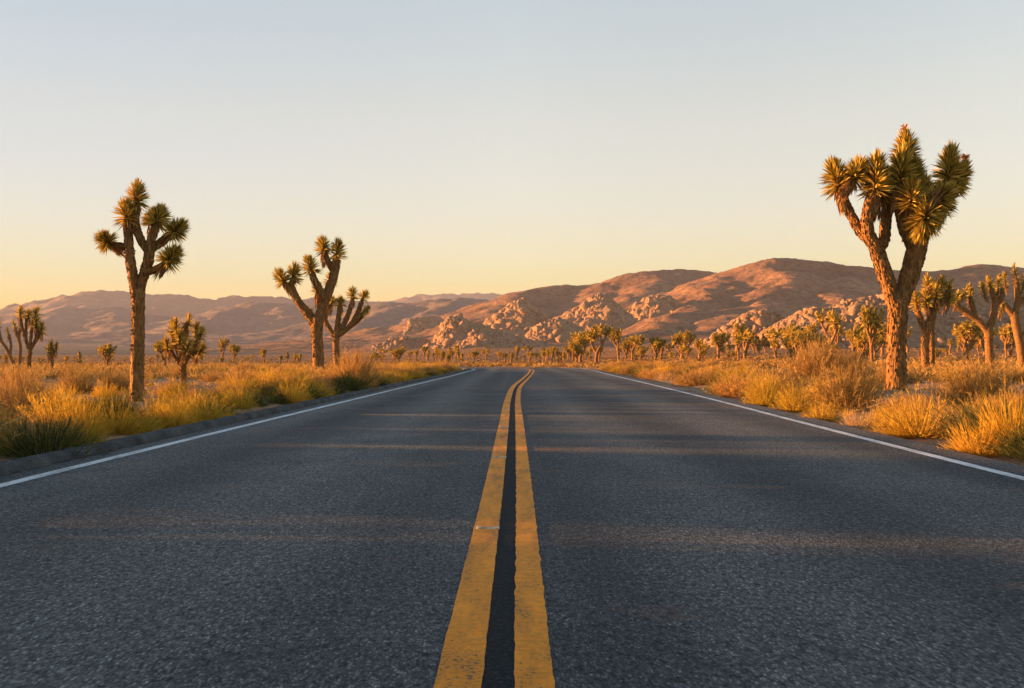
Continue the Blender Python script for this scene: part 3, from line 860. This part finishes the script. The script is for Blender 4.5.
hero('smaller joshua tree with candelabra arms, just right of the thick forked one', (337, 360), 66.,
     [[(337, 362, 7), (336, 345, 6.5), (336, 332, 7)],
      [(336, 338, 5), (329, 328, 4.5), (325, 319, 4.5), (328, 310, 4), (331, 304, 3)],
      [(336, 336, 5.5), (338, 322, 5), (339, 312, 4.5), (340, 302, 3)],
      [(338, 334, 5), (344, 324, 5), (349, 312, 4.5), (352, 302, 4), (353, 295, 3)],
      [(338, 336, 4.5), (348, 328, 4.5), (355, 318, 4.5), (360, 307, 4), (363, 298, 3)],
      [(350, 327, 4), (358, 320, 4.5), (364, 314, 3)]],
     [(331, 306, 332, 300, 0, .9), (340, 306, 340, 300, .2), (353, 298, 353, 291, -.2), (362, 299, 364, 294, .2), (362, 314, 367, 309, -.2, .9)],
     .52, 150, 14)

# rounded trees at the left edge and on the right
def P_(label, base, depth, limbs, heads, leaf, n, seed):
    hero(label, base, depth, limbs, heads, leaf, n, seed, (), 0., .93, 'mid-distance joshua trees')
P_('slim many-armed joshua tree, rightmost of the trio by the left edge', (29, 375), 44.,
   [[(29, 377, 4.5), (29, 362, 4), (30, 350, 4.2)],
    [(30, 353, 3.2), (26, 341, 3), (22, 328, 3), (20, 316, 2.5)], [(30, 351, 3), (31, 336, 3), (33, 322, 2.6), (34, 316, 2)],
    [(30, 351, 3), (35, 341, 3), (38, 330, 2.6), (38, 324, 2)], [(26, 341, 2.4), (26, 328, 2.4), (26, 318, 2)], [(34, 344, 2.4), (39, 336, 2.2), (41, 331, 2)]],
   [(20, 318, 20, 309, 0), (34, 318, 34, 310, .1), (37, 327, 37, 319, -.1), (26, 319, 25, 312, .2), (40, 333, 41, 326, .1)], .30, 130, 15)
P_('slim joshua tree in the middle of the trio by the left edge', (19, 369), 52.,
   [[(19, 371, 3.6), (20, 356, 3.4), (20, 345, 3.4), (17, 335, 3), (15, 328, 2.4)], [(20, 345, 2.4), (19, 335, 2.2), (20, 328, 2)]],
   [(15, 331, 13, 322, 0), (20, 331, 20, 325, .2)], .36, 120, 16)
P_('leaning joshua tree cut by the left edge of the view', (14, 368), 50.,
   [[(15, 370, 4), (11, 358, 3.8), (6, 348, 3.6), (1, 340, 3.2), (-2, 326, 3)], [(10, 356, 2.8), (11, 345, 2.6), (9, 334, 2.4)], [(1, 342, 2.8), (-6, 334, 2.6), (-10, 324, 2)]],
   [(-2, 328, -1, 318, 0, 1.1), (8, 337, 7, 328, .1), (-10, 328, -12, 318, 0)], .40, 130, 17)
P_('stubby joshua tree with one bushy head, right of the left-edge trio', (52, 374), 48., [[(52, 376, 3.4), (52, 360, 3.4), (52, 350, 3), (52, 345, 2)], [(52, 358, 2), (55, 350, 2)]],
   [(51, 352, 51, 343, 0), (55, 351, 56, 344, .1, .8), (49, 352, 48, 346, 0, .8)], .26, 110, 18)
P_('bushy round-headed joshua tree between the two tallest left trees', (183, 388), 31.,
   [[(183, 390, 7), (183, 374, 6.5), (183, 360, 7)], [(183, 364, 5), (178, 350, 5), (174, 338, 4.5), (172, 330, 3)], [(183, 362, 5), (184, 345, 5), (185, 330, 4), (186, 322, 3)],
    [(184, 364, 4.5), (191, 352, 4.5), (197, 342, 4), (200, 334, 3)], [(182, 366, 3.5), (174, 356, 3.5), (170, 346, 3)], [(186, 358, 3.5), (193, 354, 3.5), (198, 350, 3)]],
   [(173, 338, 171, 325, 0), (185, 330, 187, 318, .1), (198, 342, 202, 331, 0), (171, 350, 169, 342, -.2), (196, 354, 200, 347, .2), (180, 336, 179, 322, -.2), (192, 336, 194, 326, .25), (184, 344, 184, 334, -.3), (190, 352, 193, 344, -.3)],
   .21, 120, 19)
P_('double-trunk joshua tree just right of the largest one', (926, 370), 58.,
   [[(926, 372, 9), (925, 350, 8), (926, 335, 8.5), (929, 322, 8)], [(926, 334, 6), (920, 318, 6), (917, 306, 5)], [(928, 326, 7), (934, 310, 7), (938, 296, 6)], [(936, 366, 6, .6), (936, 350, 5.5, .6), (935, 330, 5.5, .5), (937, 312, 5, .4)], [(934, 312, 5), (944, 300, 5), (949, 290, 4)], [(930, 316, 5), (928, 300, 5), (930, 286, 4)]],
   [(918, 308, 915, 296, 0), (938, 300, 937, 284, .1), (948, 296, 951, 284, 0), (929, 292, 929, 279, .2), (925, 306, 923, 294, -.3), (942, 292, 944, 280, .3), (934, 300, 933, 290, -.4), (949, 304, 952, 296, .2)],
   .55, 150, 20)
P_('wide-armed joshua tree between the double-trunk one and the right edge', (990, 366), 52.,
   [[(990, 368, 9), (989, 345, 8.5), (988, 328, 8.5)], [(988, 332, 7), (978, 320, 7), (966, 312, 7), (956, 304, 6.5), (960, 296, 5)], [(988, 332, 7), (993, 318, 7), (995, 302, 6.5), (992, 288, 5)], [(976, 320, 5), (973, 306, 5), (970, 296, 4)], [(957, 306, 5), (950, 300, 4)], [(994, 308, 5), (1002, 298, 5), (1003, 288, 4)]],
   [(962, 298, 968, 287, 0), (955, 304, 957, 294, -.2), (971, 300, 973, 290, .2), (992, 292, 989, 279, 0), (999, 292, 1001, 277, .2), (985, 296, 982, 285, -.1), (1003, 312, 1005, 304, .3, .7)],
   .52, 150, 21)
P_('joshua tree with arching left limb, cut by the right edge of the view', (1022, 366), 46.,
   [[(1023, 368, 9), (1020, 345, 8.5), (1016, 325, 8.5), (1014, 312, 8)], [(1014, 316, 6.5), (1006, 306, 6.5), (998, 298, 6), (993, 290, 5)], [(1015, 316, 6.5), (1018, 300, 6.5), (1017, 286, 6), (1016, 276, 4)], [(1017, 306, 5), (1028, 294, 5), (1032, 284, 4)]],
   [(994, 292, 988, 281, 0), (1016, 282, 1015, 266, 0), (1008, 286, 1006, 274, .3), (1030, 290, 1034, 276, .1), (1022, 288, 1024, 276, -.2)],
   .50, 150, 22)

# small distant trees: eight grown forms, copied with their trunk and crown
def grow(seed, H, spread, nlev, nl, leaf):
    r = np.random.default_rng(seed)
    Gt, Gc = Geo(), Geo()
    def branch(p, d, L, rad, lev):
        d = norm(d)
        q = p + d * L * .5 + r.normal(size=3) * L * .06
        e_ = p + d * L + r.normal(size=3) * L * .05
        tube(Gt, [p - d * rad * .5, q, e_], [rad, rad * .9, rad * .8], 7, .12, seed + lev, 4)
        if lev == 0 or (lev < nlev - 1 and r.random() < .12):
            ax = norm(d + np.array([0, 0, .7]))
            rosette(Gc, e_ - ax * leaf * .3, e_ + ax * leaf * (1.0 + .5 * r.random()), leaf, int(nl * 1.7), r, .07)
            return
        k = 3 if r.random() < .5 else 2
        a0 = r.uniform(0, 6.28)
        for m in range(k):
            a = a0 + m * 6.283 / k + r.normal() * .3
            nd = d * .9 + np.array([math.cos(a), math.sin(a), 0]) * spread * r.uniform(.6, 1.1) + np.array([0, 0, .45])
            branch(e_, nd, L * r.uniform(.62, .85), rad * .78, lev - 1)
    branch(np.array([0, 0, -.15]), np.array([r.normal() * .06, r.normal() * .06, 1]), H * .28, H * .046, nlev)
    z = max(v[:, 2].max() for v in Gc.V); x = max(np.abs(np.concatenate(Gc.V)[:, :2]).max(), .1)
    return Gt, Gc, z, x
FORMS = []
for k, (sp, lv, nl) in enumerate([(.75, 3, 44), (.9, 3, 44), (.6, 2, 60), (1.0, 3, 40), (.7, 2, 60), (.5, 1, 80), (.85, 3, 40), (.65, 3, 40), (1.0, 2, 60), (.3, 0, 150)]):
    Gt, Gc, z, x = grow(300 + k, 4.2, sp, lv, nl, .46)
    FORMS.append((Gt.mesh('trunk', [M['bark']], True), Gc.mesh('crown', [M['joshua']]), z, x))

_tr = np.random.default_rng(77)
def small_tree(px, row, top, form, label, group, D=None, width=None):
    if D is None: x, y, z = hit(px, row)
    else:
        y = D; x = (px - 512) / F * y; z = float(ground_z(np.array([x]), np.array([y]))[0])
    hgt = CAM_H + (HOR - top) / F * y - z
    tm, cm, zz, xx = FORMS[form]
    root = link('joshua_tree', None, None, (x, y, z))
    s = max(hgt, .8) / zz
    w = s if width is None else np.clip(width / F * y / (2 * xx), s * .6, s * 1.7)
    root.scale = (w, w, s)
    root.rotation_euler = (_tr.normal() * .05, _tr.normal() * .05, _tr.uniform(0, 6.28))
    link('trunk', tm, root); link('crown', cm, root)
    tag(root, label, 'joshua tree', group)
    return root

GL = 'small joshua trees dotting the left plain'
GR = 'joshua trees of the right-hand grove'
SM = [  # px, base row, top row, form, width, label
    (107, 369, 342, 1, 24, 'small umbrella-crowned joshua tree left of the tall slender one', GL),
    (165, 368, 339, 3, 22, 'many-armed joshua tree just behind and left of the bushy round-headed one', GL),
    (222, 364.5, 337, 0, 17, 'small round joshua tree, left one of a touching pair', GL),
    (233, 365, 342, 6, 17, 'small round joshua tree, right one of a touching pair', GL),
    (264, 363.5, 348, 5, 8, 'tiny single-headed joshua tree left of the thick forked one', GL),
    (295, 363, 353, 2, 9, 'tiny joshua tree right beside the thick forked trunk', GL),
    (398, 364, 346, 1, 22, 'low wide joshua tree alone on the plain left of the road end', GL),
    (437, 362, 349, 2, 9, 'little joshua tree above the left road bend', GL),
    (581, 362, 330, 3, 30, 'wide-crowned joshua tree at the left front of the grove', GR),
    (596, 364, 323, 0, 33, 'tallest domed joshua tree at the left end of the grove', GR),
    (619, 362, 326, 4, 17, 'narrow vase-shaped joshua tree standing apart in the grove', GR),
    (680, 361.5, 330, 6, 24, 'round-crowned joshua tree at the right end of the first clump', GR),
    (700, 361, 338, 5, 15, 'small joshua tree alone right of the first clump', GR),
    (738, 361, 333, 2, 18, 'upright joshua tree leading the second clump', GR),
    (776, 361, 337, 4, 12, 'thin joshua tree in front of the boulder mound', GR),
    (790, 359, 334, 8, 20, 'spreading joshua tree before the boulder mound', GR),
    (831, 356, 308, 0, 33, 'large domed joshua tree left of the largest one', GR),
    (872, 364, 303, 4, 26, 'leaning joshua tree just left of the largest trunk', GR),
    (967, 361, 316, 1, 36, 'flat-topped joshua tree seen between the two right-hand trees', GR),
    (1006, 358, 322, 3, 18, 'joshua tree behind the one cut by the right edge', GR),
    (853, 360, 325, 6, 22, 'dense joshua tree between the domed one and the leaning one', GR),
]
for px, row, top, form, wd, lab, grp in SM:
    small_tree(px, row, top, form, lab, grp, None, wd)
r = np.random.default_rng(21)
for k in range(56):                                          # the thick row behind the first clump
    px = float(r.choice([r.normal(578, 11), r.normal(645, 17), r.normal(672, 20), r.uniform(560, 712)])); row = r.uniform(356.5, 362.5)
    small_tree(px, row, row - 6 - 22 * r.random() ** 1.7, int(r.integers(0, 9)), 'small distant joshua tree in the thick row of the grove right of the road end', GR)
for k in range(80):
    px = float(r.choice([r.uniform(712, 1024), r.normal(735, 12), r.normal(800, 16), r.normal(860, 14), r.normal(950, 25)])); row = r.uniform(350, 361)
    small_tree(px, row, row - 7 - 28 * r.random() ** 1.8, int(r.integers(0, 9)), 'small distant joshua tree crowded below the right-hand bouldery ridge', GR)
for k in range(64):
    px = r.uniform(370, 566); row = r.uniform(357.5, 364)
    small_tree(px, row, row - 5 - 10 * r.random() ** 1.5, int(r.choice([2, 4, 5, 8, 9, 0])), 'tiny joshua tree on the plain beyond the end of the road', GL)
for k in range(52):
    px = r.uniform(-5, 385); row = r.uniform(362, 367)
    small_tree(px, row, row - r.uniform(5, 13), int(r.choice([2, 4, 5, 8, 9, 0, 3])), 'tiny joshua tree in the low scatter across the left plain', GL)

# ------------------------------------------------------------------ roadside brush
def bush(seed, R, H, nst, ntw, up, tw, sw, mat, curl=.25, jit=.35, core=.12):
    """stems fanning out of one crown, each carrying fine twigs"""
    r = np.random.default_rng(seed); G = Geo()
    az = r.uniform(0, 6.283, nst)
    el = np.arccos(1 - r.random(nst) ** up * .92)             # 0 = upright
    d = np.stack([np.cos(az) * np.sin(el), np.sin(az) * np.sin(el), np.cos(el)], 1)
    reach = (np.abs(d[:, :2]) ** 2).sum(1)
    L = 1 / np.sqrt((d[:, 0] ** 2 + d[:, 1] ** 2) / R ** 2 + d[:, 2] ** 2 / H ** 2) * r.uniform(.74, 1.04, nst)
    lump = 1 + .22 * perlin(az * 1.1, el * 2.5, seed)
    L = L * lump
    B = np.stack([np.cos(az), np.sin(az), 0 * az], 1) * (r.random(nst) * R * core)[:, None]
    bend = np.stack([d[:, 0], d[:, 1], np.full(nst, -.2)], 1) * (L * curl * r.random(nst))[:, None] + r.normal(size=(nst, 3)) * L[:, None] * .06
    sr = r.random(nst)
    blades(G, B, d, L, sw, bend, r, sr)
    if ntw:
        k = np.repeat(np.arange(nst), ntw); n = len(k)
        t = r.uniform(.32, 1., n)
        p = B[k] + d[k] * (L[k] * t)[:, None] + bend[k] * (t ** 2)[:, None]
        td = d[k] + r.normal(size=(n, 3)) * jit + np.array([0, 0, .35])
        blades(G, p, td, tw * (.6 + .8 * r.random(n)) , sw * .8, r.normal(size=(n, 3)) * tw * .12, r, np.clip(sr[k] * .5 + r.random(n) * .5, 0, 1))
    V = np.concatenate(G.V)
    return G.mesh('brush', [mat])

BR = {}
BR['gold'] = [bush(500 + k, .46, .80, 620, 3, .95, .09, .008, M['gold'], .14, .22, .42) for k in range(3)]
BR['rabbit'] = [bush(520 + k, .62, .66, 320, 11, 1.1, .09, .008, M['yellowgreen'], .14, .5, .3) for k in range(3)]
BR['rust'] = [bush(540 + k, .85, .80, 360, 15, 1.25, .12, .0085, M['rust'], .12, .7, .25) for k in range(3)]
BR['pale'] = [bush(560 + k, .45, .46, 330, 2, 1.0, .10, .006, M['pale'], .3, .3, .5) for k in range(2)]
BR['green'] = [bush(580 + k, .75, .62, 420, 5, 1.0, .16, .0095, M['green'], .18, .22, .32) for k in range(2)]
INFO = {'gold': ('grass_clump', 'grass clump', .80, .46), 'rabbit': ('rabbitbrush', 'shrub', .66, .62), 'rust': ('dry_shrub', 'shrub', .80, .85), 'pale': ('dry_grass_clump', 'grass clump', .46, .45), 'green': ('broom_shrub', 'shrub', .62, .75)}
_br = np.random.default_rng(99)
taken = []

def plant(kind, x, y, hgt, wid, label, group=None):
    nm, cat, H0, R0 = INFO[kind]
    z = float(ground_z(np.array([x]), np.array([y]))[0])
    o = link(nm, BR[kind][_br.integers(len(BR[kind]))], None, (x, y, z - .02))
    o.scale = (wid / (2 * R0), wid / (2 * R0) * _br.uniform(.85, 1.15), hgt / H0)
    o.rotation_euler = (0, 0, _br.uniform(0, 6.28))
    tag(o, label, cat, group)
    taken.append((x, y, wid / 2))
    return o

def plant_px(kind, px, base, top, wpx, label, group=None):
    x, y, z = hit(px, base, 4.5)
    return plant(kind, x, y, max((base - top) / F * y, .15) * (.95 if kind == 'green' else 1.18), wpx / F * y, label, group)

SPEC = [  # kind, px, base row, top row, width px, label
    ('green', 44, 461, 413, 96, 'dark green spiky shrub by the kerb at the lower left'),
    ('gold', 82, 437, 392, 44, 'bright golden grass clump behind the dark green spiky shrub'),
    ('gold', 118, 434, 398, 44, 'golden grass clump in front of the tall slender tree'),
    ('rabbit', 114, 413, 390, 34, 'grey-green shrub left of the tall slender trunk'),
    ('pale', 10, 448, 398, 60, 'pale straw-coloured grass at the left edge of the view'),
    ('rust', 78, 394, 371, 44, 'dark-sided rusty shrub left of the tall slender trunk'),
    ('rust', 18, 399, 369, 44, 'large brown shrub at the left edge below the trio'),
    ('rust', 30, 400, 377, 26, 'olive-brown shrub beneath the trio of trees'),
    ('rust', 116, 392, 373, 36, 'round rusty shrub touching the tall slender trunk on its left'),
    ('gold', 155, 426, 394, 34, 'golden clump right of the foot of the tall slender tree'),
    ('rabbit', 176, 424, 399, 46, 'yellow-green shrub by the kerb below the bushy tree'),
    ('gold', 196, 412, 388, 42, 'tall golden grass in front of the bushy round-headed tree'),
    ('green', 216, 416, 401, 30, 'dark green clump by the kerb right of the bushy tree'),
    ('rabbit', 240, 409, 390, 34, 'yellow shrub by the kerb, third from the tall slender tree'),
    ('green', 277, 404, 387, 24, 'small dark green shrub by the kerb left of the forked trunk'),
    ('rabbit', 300, 401, 386, 28, 'yellow shrub by the kerb below the forked trunk'),
    ('rust', 318, 396, 374, 34, 'olive brown shrub at the foot of the forked trunk'),
    ('rust', 354, 388, 353, 52, 'big rounded orange shrub right of the forked trunk'),
    ('gold', 920, 437, 392, 76, 'big golden grass clump at the foot of the largest tree'),
    ('gold', 978, 456, 414, 54, 'golden grass clump nearest the road at the right'),
    ('gold', 1014, 452, 380, 62, 'tall golden shrub cut by the right edge of the view'),
    ('green', 972, 429, 402, 30, 'olive green tuft between the golden clumps at the right'),
    ('rust', 976, 407, 362, 76, 'large round orange-brown shrub right of the largest trunk'),
    ('rust', 846, 410, 366, 68, 'wide twiggy shrub left of the largest trunk'),
    ('rust', 818, 382, 343, 66, 'high rusty shrub on the rise left of the largest tree'),
    ('rust', 850, 382, 352, 46, 'dark grey-brown shrub behind the twiggy one'),
    ('gold', 822, 422, 396, 34, 'small orange-gold clump at the roadside left of the largest tree'),
    ('rabbit', 795, 412, 384, 42, 'yellow roadside shrub near the middle of the right verge'),
    ('rabbit', 764, 407, 374, 38, 'yellow-green rounded shrub on the right verge'),
    ('rabbit', 728, 395, 370, 36, 'leafy yellow-green shrub farther along the right verge'),
    ('pale', 858, 430, 406, 34, 'small pale dry clump in front of the twiggy shrub'),
    ('pale', 945, 436, 404, 34, 'pale straw tuft between the golden clumps right of the trunk'),
]
for s_ in SPEC:
    plant_px(*s_)

# the same brush lines both verges; taller shrubs out of view are added for shade
r = np.random.default_rng(31)
def free(x, y, rad, k=.55):
    return all((x - a) ** 2 + (y - b) ** 2 > (k * (rad + c)) ** 2 for a, b, c in taken)

CLEAR = [(129, 147, 398, 19), (177, 191, 382, 30), (885, 908, 386, 26), (312, 324, 370, 50)]     # keep the feet of the big trees in sight
def scatter(side, n, y0, y1, w0, w1, kinds, hs, bias=1.6):
    got = 0; tries = 0
    while got < n and tries < n * 60:
        tries += 1
        y = y0 + (y1 - y0) * r.random() ** bias
        off = w0 + (w1 - w0) * r.random() ** 1.3
        x = (near_poly(0, y, LXs, 66) - .62 - off) if side < 0 else (near_poly(0, y, RXs, 66) + .85 + off)
        kind = r.choice(kinds)
        nm, cat, H0, R0 = INFO[kind]
        sc_ = r.uniform(*hs)
        wid = 2 * R0 * sc_
        if abs(x) / y > .62: continue
        if float(road_mask(np.array([x]), np.array([y]))[0]) < wid * .30: continue
        if not free(x, y, wid / 2): continue
        px_ = 512 + x / y * F; hw_ = wid / 2 / y * F; top_ = HOR + (CAM_H - H0 * sc_ - height(x, y)) / y * F
        if any(a - hw_ < px_ < b + hw_ and y < ty and top_ < row_ for a, b, row_, ty in CLEAR): continue
        sname = 'left' if side < 0 else 'right'
        lab = {'gold': 'upright golden grass clump among many alike on the %s verge', 'rabbit': 'rounded yellow-green shrub among many alike on the %s verge',
               'rust': 'dry rusty-brown rounded shrub among many alike in the %s brush', 'pale': 'low pale straw tuft among many alike on the %s verge',
               'green': 'small dark olive shrub among a few alike on the %s verge'}[kind] % sname
        plant(kind, x, y, H0 * sc_ * r.uniform(.8, 1.15), wid, lab, 'roadside brush on the %s verge' % sname)
        got += 1
scatter(-1, 74, 9, 66, .1, 2.2, ['gold', 'rabbit', 'rabbit', 'rust', 'green', 'pale'], (.42, .85))
scatter(-1, 46, 10, 52, .05, 1.6, ['rust', 'rust', 'green', 'rabbit', 'gold'], (.42, .68), 1.2)
scatter(1, 74, 9, 75, .1, 2.6, ['gold', 'rabbit', 'rust', 'rust', 'green', 'pale'], (.42, .85))
scatter(-1, 60, 9, 70, .6, 4.5, ['rust', 'gold', 'rust', 'gold', 'rabbit'], (.45, .66), 1.3)
scatter(-1, 110, 12, 80, 1.6, 22, ['rust', 'rust', 'rust', 'gold', 'pale', 'rabbit'], (.3, .6), 1.2)
scatter(1, 135, 12, 85, 1.8, 24, ['rust', 'rust', 'rust', 'gold', 'pale', 'rabbit'], (.35, .75), 1.2)

for x, y in ((-5.6, 8.6), (-6.4, 9.7), (-5.2, 7.6)):  # unseen shrubs added to close a sunlit gap on the road
    plant('rust', x, y, 1.05, 2.0, 'unseen tall dry brush added to shade the foreground lane', 'tall brush added out of view for shade')
for k in range(20):  # unseen row added to shade the lane, with one gap for a sun streak
    y = -4 + k * .62
    x = -5.3 - .9 * r.random() - .12 * y * (y > 0) - (k % 3) * .5
    if abs(x) / max(y, .1) < .53 or 5.9 < y < 6.7: continue
    plant('rust', x, y, r.uniform(.8, 1.1), r.uniform(1.6, 2.2), 'unseen tall dry brush added to shade the foreground lane', 'tall brush added out of view for shade')

# ground cover nobody could count: tufts over the verge and brush over the plain, one object each
def cover(name, label, pts, kind, mat, nb, H, R, bw):
    """pts (n,4): x, y, z, scale"""
    r = np.random.default_rng(len(pts))
    G = Geo(); n = len(pts)
    k = np.repeat(np.arange(n), nb); m = len(k)
    az = r.uniform(0, 6.283, m); el = np.arccos(1 - r.random(m) * .85)
    d = np.stack([np.cos(az) * np.sin(el), np.sin(az) * np.sin(el), np.cos(el)], 1)
    s = pts[k, 3]
    L = s / np.sqrt((d[:, 0] ** 2 + d[:, 1] ** 2) / R ** 2 + d[:, 2] ** 2 / H ** 2) * r.uniform(.5, 1.05, m)
    f = r.random(m) * .45                                      # blades start up to half way out, so the clump has body
    B = pts[k, :3] + d * (L * f)[:, None]
    bend = r.normal(size=(m, 3)) * L[:, None] * .12
    tone = r.random(n)[k] * .6 + r.random(m) * .4
    blades(G, B, d + r.normal(size=(m, 3)) * .25, L * (1 - f), bw * np.maximum(1, pts[k, 1] / 22), bend, r, tone)
    o = link(name, G.mesh(name, [mat]))
    tag(o, label, kind, kind='stuff')

def cloud(n, y0, y1, wmax, s0, s1, seed, clear=.3, bias=1.):
    r = np.random.default_rng(seed)
    y = y0 * (y1 / y0) ** (r.random(n) ** bias)
    u = r.uniform(-.60, .60, n)
    x = u * y
    m = road_mask(x, y)
    s = r.uniform(s0, s1, n)
    ok = (m > clear + .25 * s) & (m < wmax)
    x, y, s = x[ok], y[ok], s[ok]
    return np.stack([x, y, ground_z(x, y), s], 1)

cover('dry_grass', 'short straw and rusty grass filling the gaps between the roadside shrubs', cloud(3600, 6, 75, 45, .3, .8, 41), 'grass', M['pale'], 20, .24, .28, .006)
cover('golden_grass', 'golden grass cover running along both verges', cloud(2000, 7, 110, 30, .35, .9, 42), 'grass', M['gold'], 26, .34, .24, .006)
cover('low_brush', 'low rusty brush carpeting the plain beyond the verges', cloud(10000, 30, 620, 600, .45, 1.1, 43, 1.), 'brush', M['rust'], 26, .42, .75, .014)

# ------------------------------------------------------------------ road markers across the left yellow line
def marker(y, label):
    x = float(near_poly(0, np.array([y]), CXs, 66)[0]) - .10
    z = float(height(x, y)) + .004
    root = link('road_marker', None, None, (x, y, z))
    tag(root, label, 'road marker', 'road markers across the yellow line')
    V, Fc = ico(2)
    def dome(name, cx, sx, sy, sz, mat):
        v = V * np.array([sx, sy, sz]); v[:, 2] = np.maximum(v[:, 2], -.001); v = v + np.array([cx, 0, 0])
        link(name, mesh_from(name, v, [Fc], True, None, [mat]), root)
    g = Geo()
    prof = [(-.012, 0), (-.009, .006), (0, .009), (.009, .006), (.012, 0)]
    xs = np.linspace(-.055, .055, 9)
    vv = np.array([[x_, a * (1 + .15 * math.sin(x_ * 130)), b] for x_ in xs for a, b in prof])
    g.add(vv, [[i * 5 + j, (i + 1) * 5 + j, (i + 1) * 5 + j + 1, i * 5 + j + 1] for i in range(8) for j in range(4)])
    link('bar', g.mesh('bar', [M['marker']], True), root)
    dome('end_button', -.048, .015, .014, .015, M['reflector'])
    dome('end_button', .052, .011, .010, .011, M['reflector'])
marker(5.32, 'nearest pale bar marker lying across the left yellow line')
marker(9.05, 'second pale bar marker along the left yellow line')
marker(12.9, 'third pale bar marker along the left yellow line')
marker(17.2, 'farthest small bar marker on the left yellow line')

# ------------------------------------------------------------------ air
def build_haze():
    x0, x1, y0, y1, z0, z1 = -3700, 4200, -150, 9400, -3, 520
    V = [(x, y, z) for x in (x0, x1) for y in (y0, y1) for z in (z0, z1)]
    Q = [(0, 1, 3, 2), (4, 6, 7, 5), (0, 4, 5, 1), (2, 3, 7, 6), (0, 2, 6, 4), (1, 5, 7, 3)]
    m = bpy.data.materials.new('desert haze'); m.use_nodes = True
    n, l = m.node_tree.nodes, m.node_tree.links
    n.remove(n['Principled BSDF'])
    v = n.new('ShaderNodeVolumePrincipled')
    v.inputs['Color'].default_value = (.60, .61, .76, 1)
    v.inputs['Density'].default_value = .00007
    v.inputs['Anisotropy'].default_value = 0.0
    l.new(v.outputs[0], n['Material Output'].inputs['Volume'])
    o = link('haze', mesh_from('haze', V, [np.array(Q)], False, None, [m]))
    tag(o, 'thin pale evening haze over the whole desert', 'haze', kind='stuff')
build_haze()
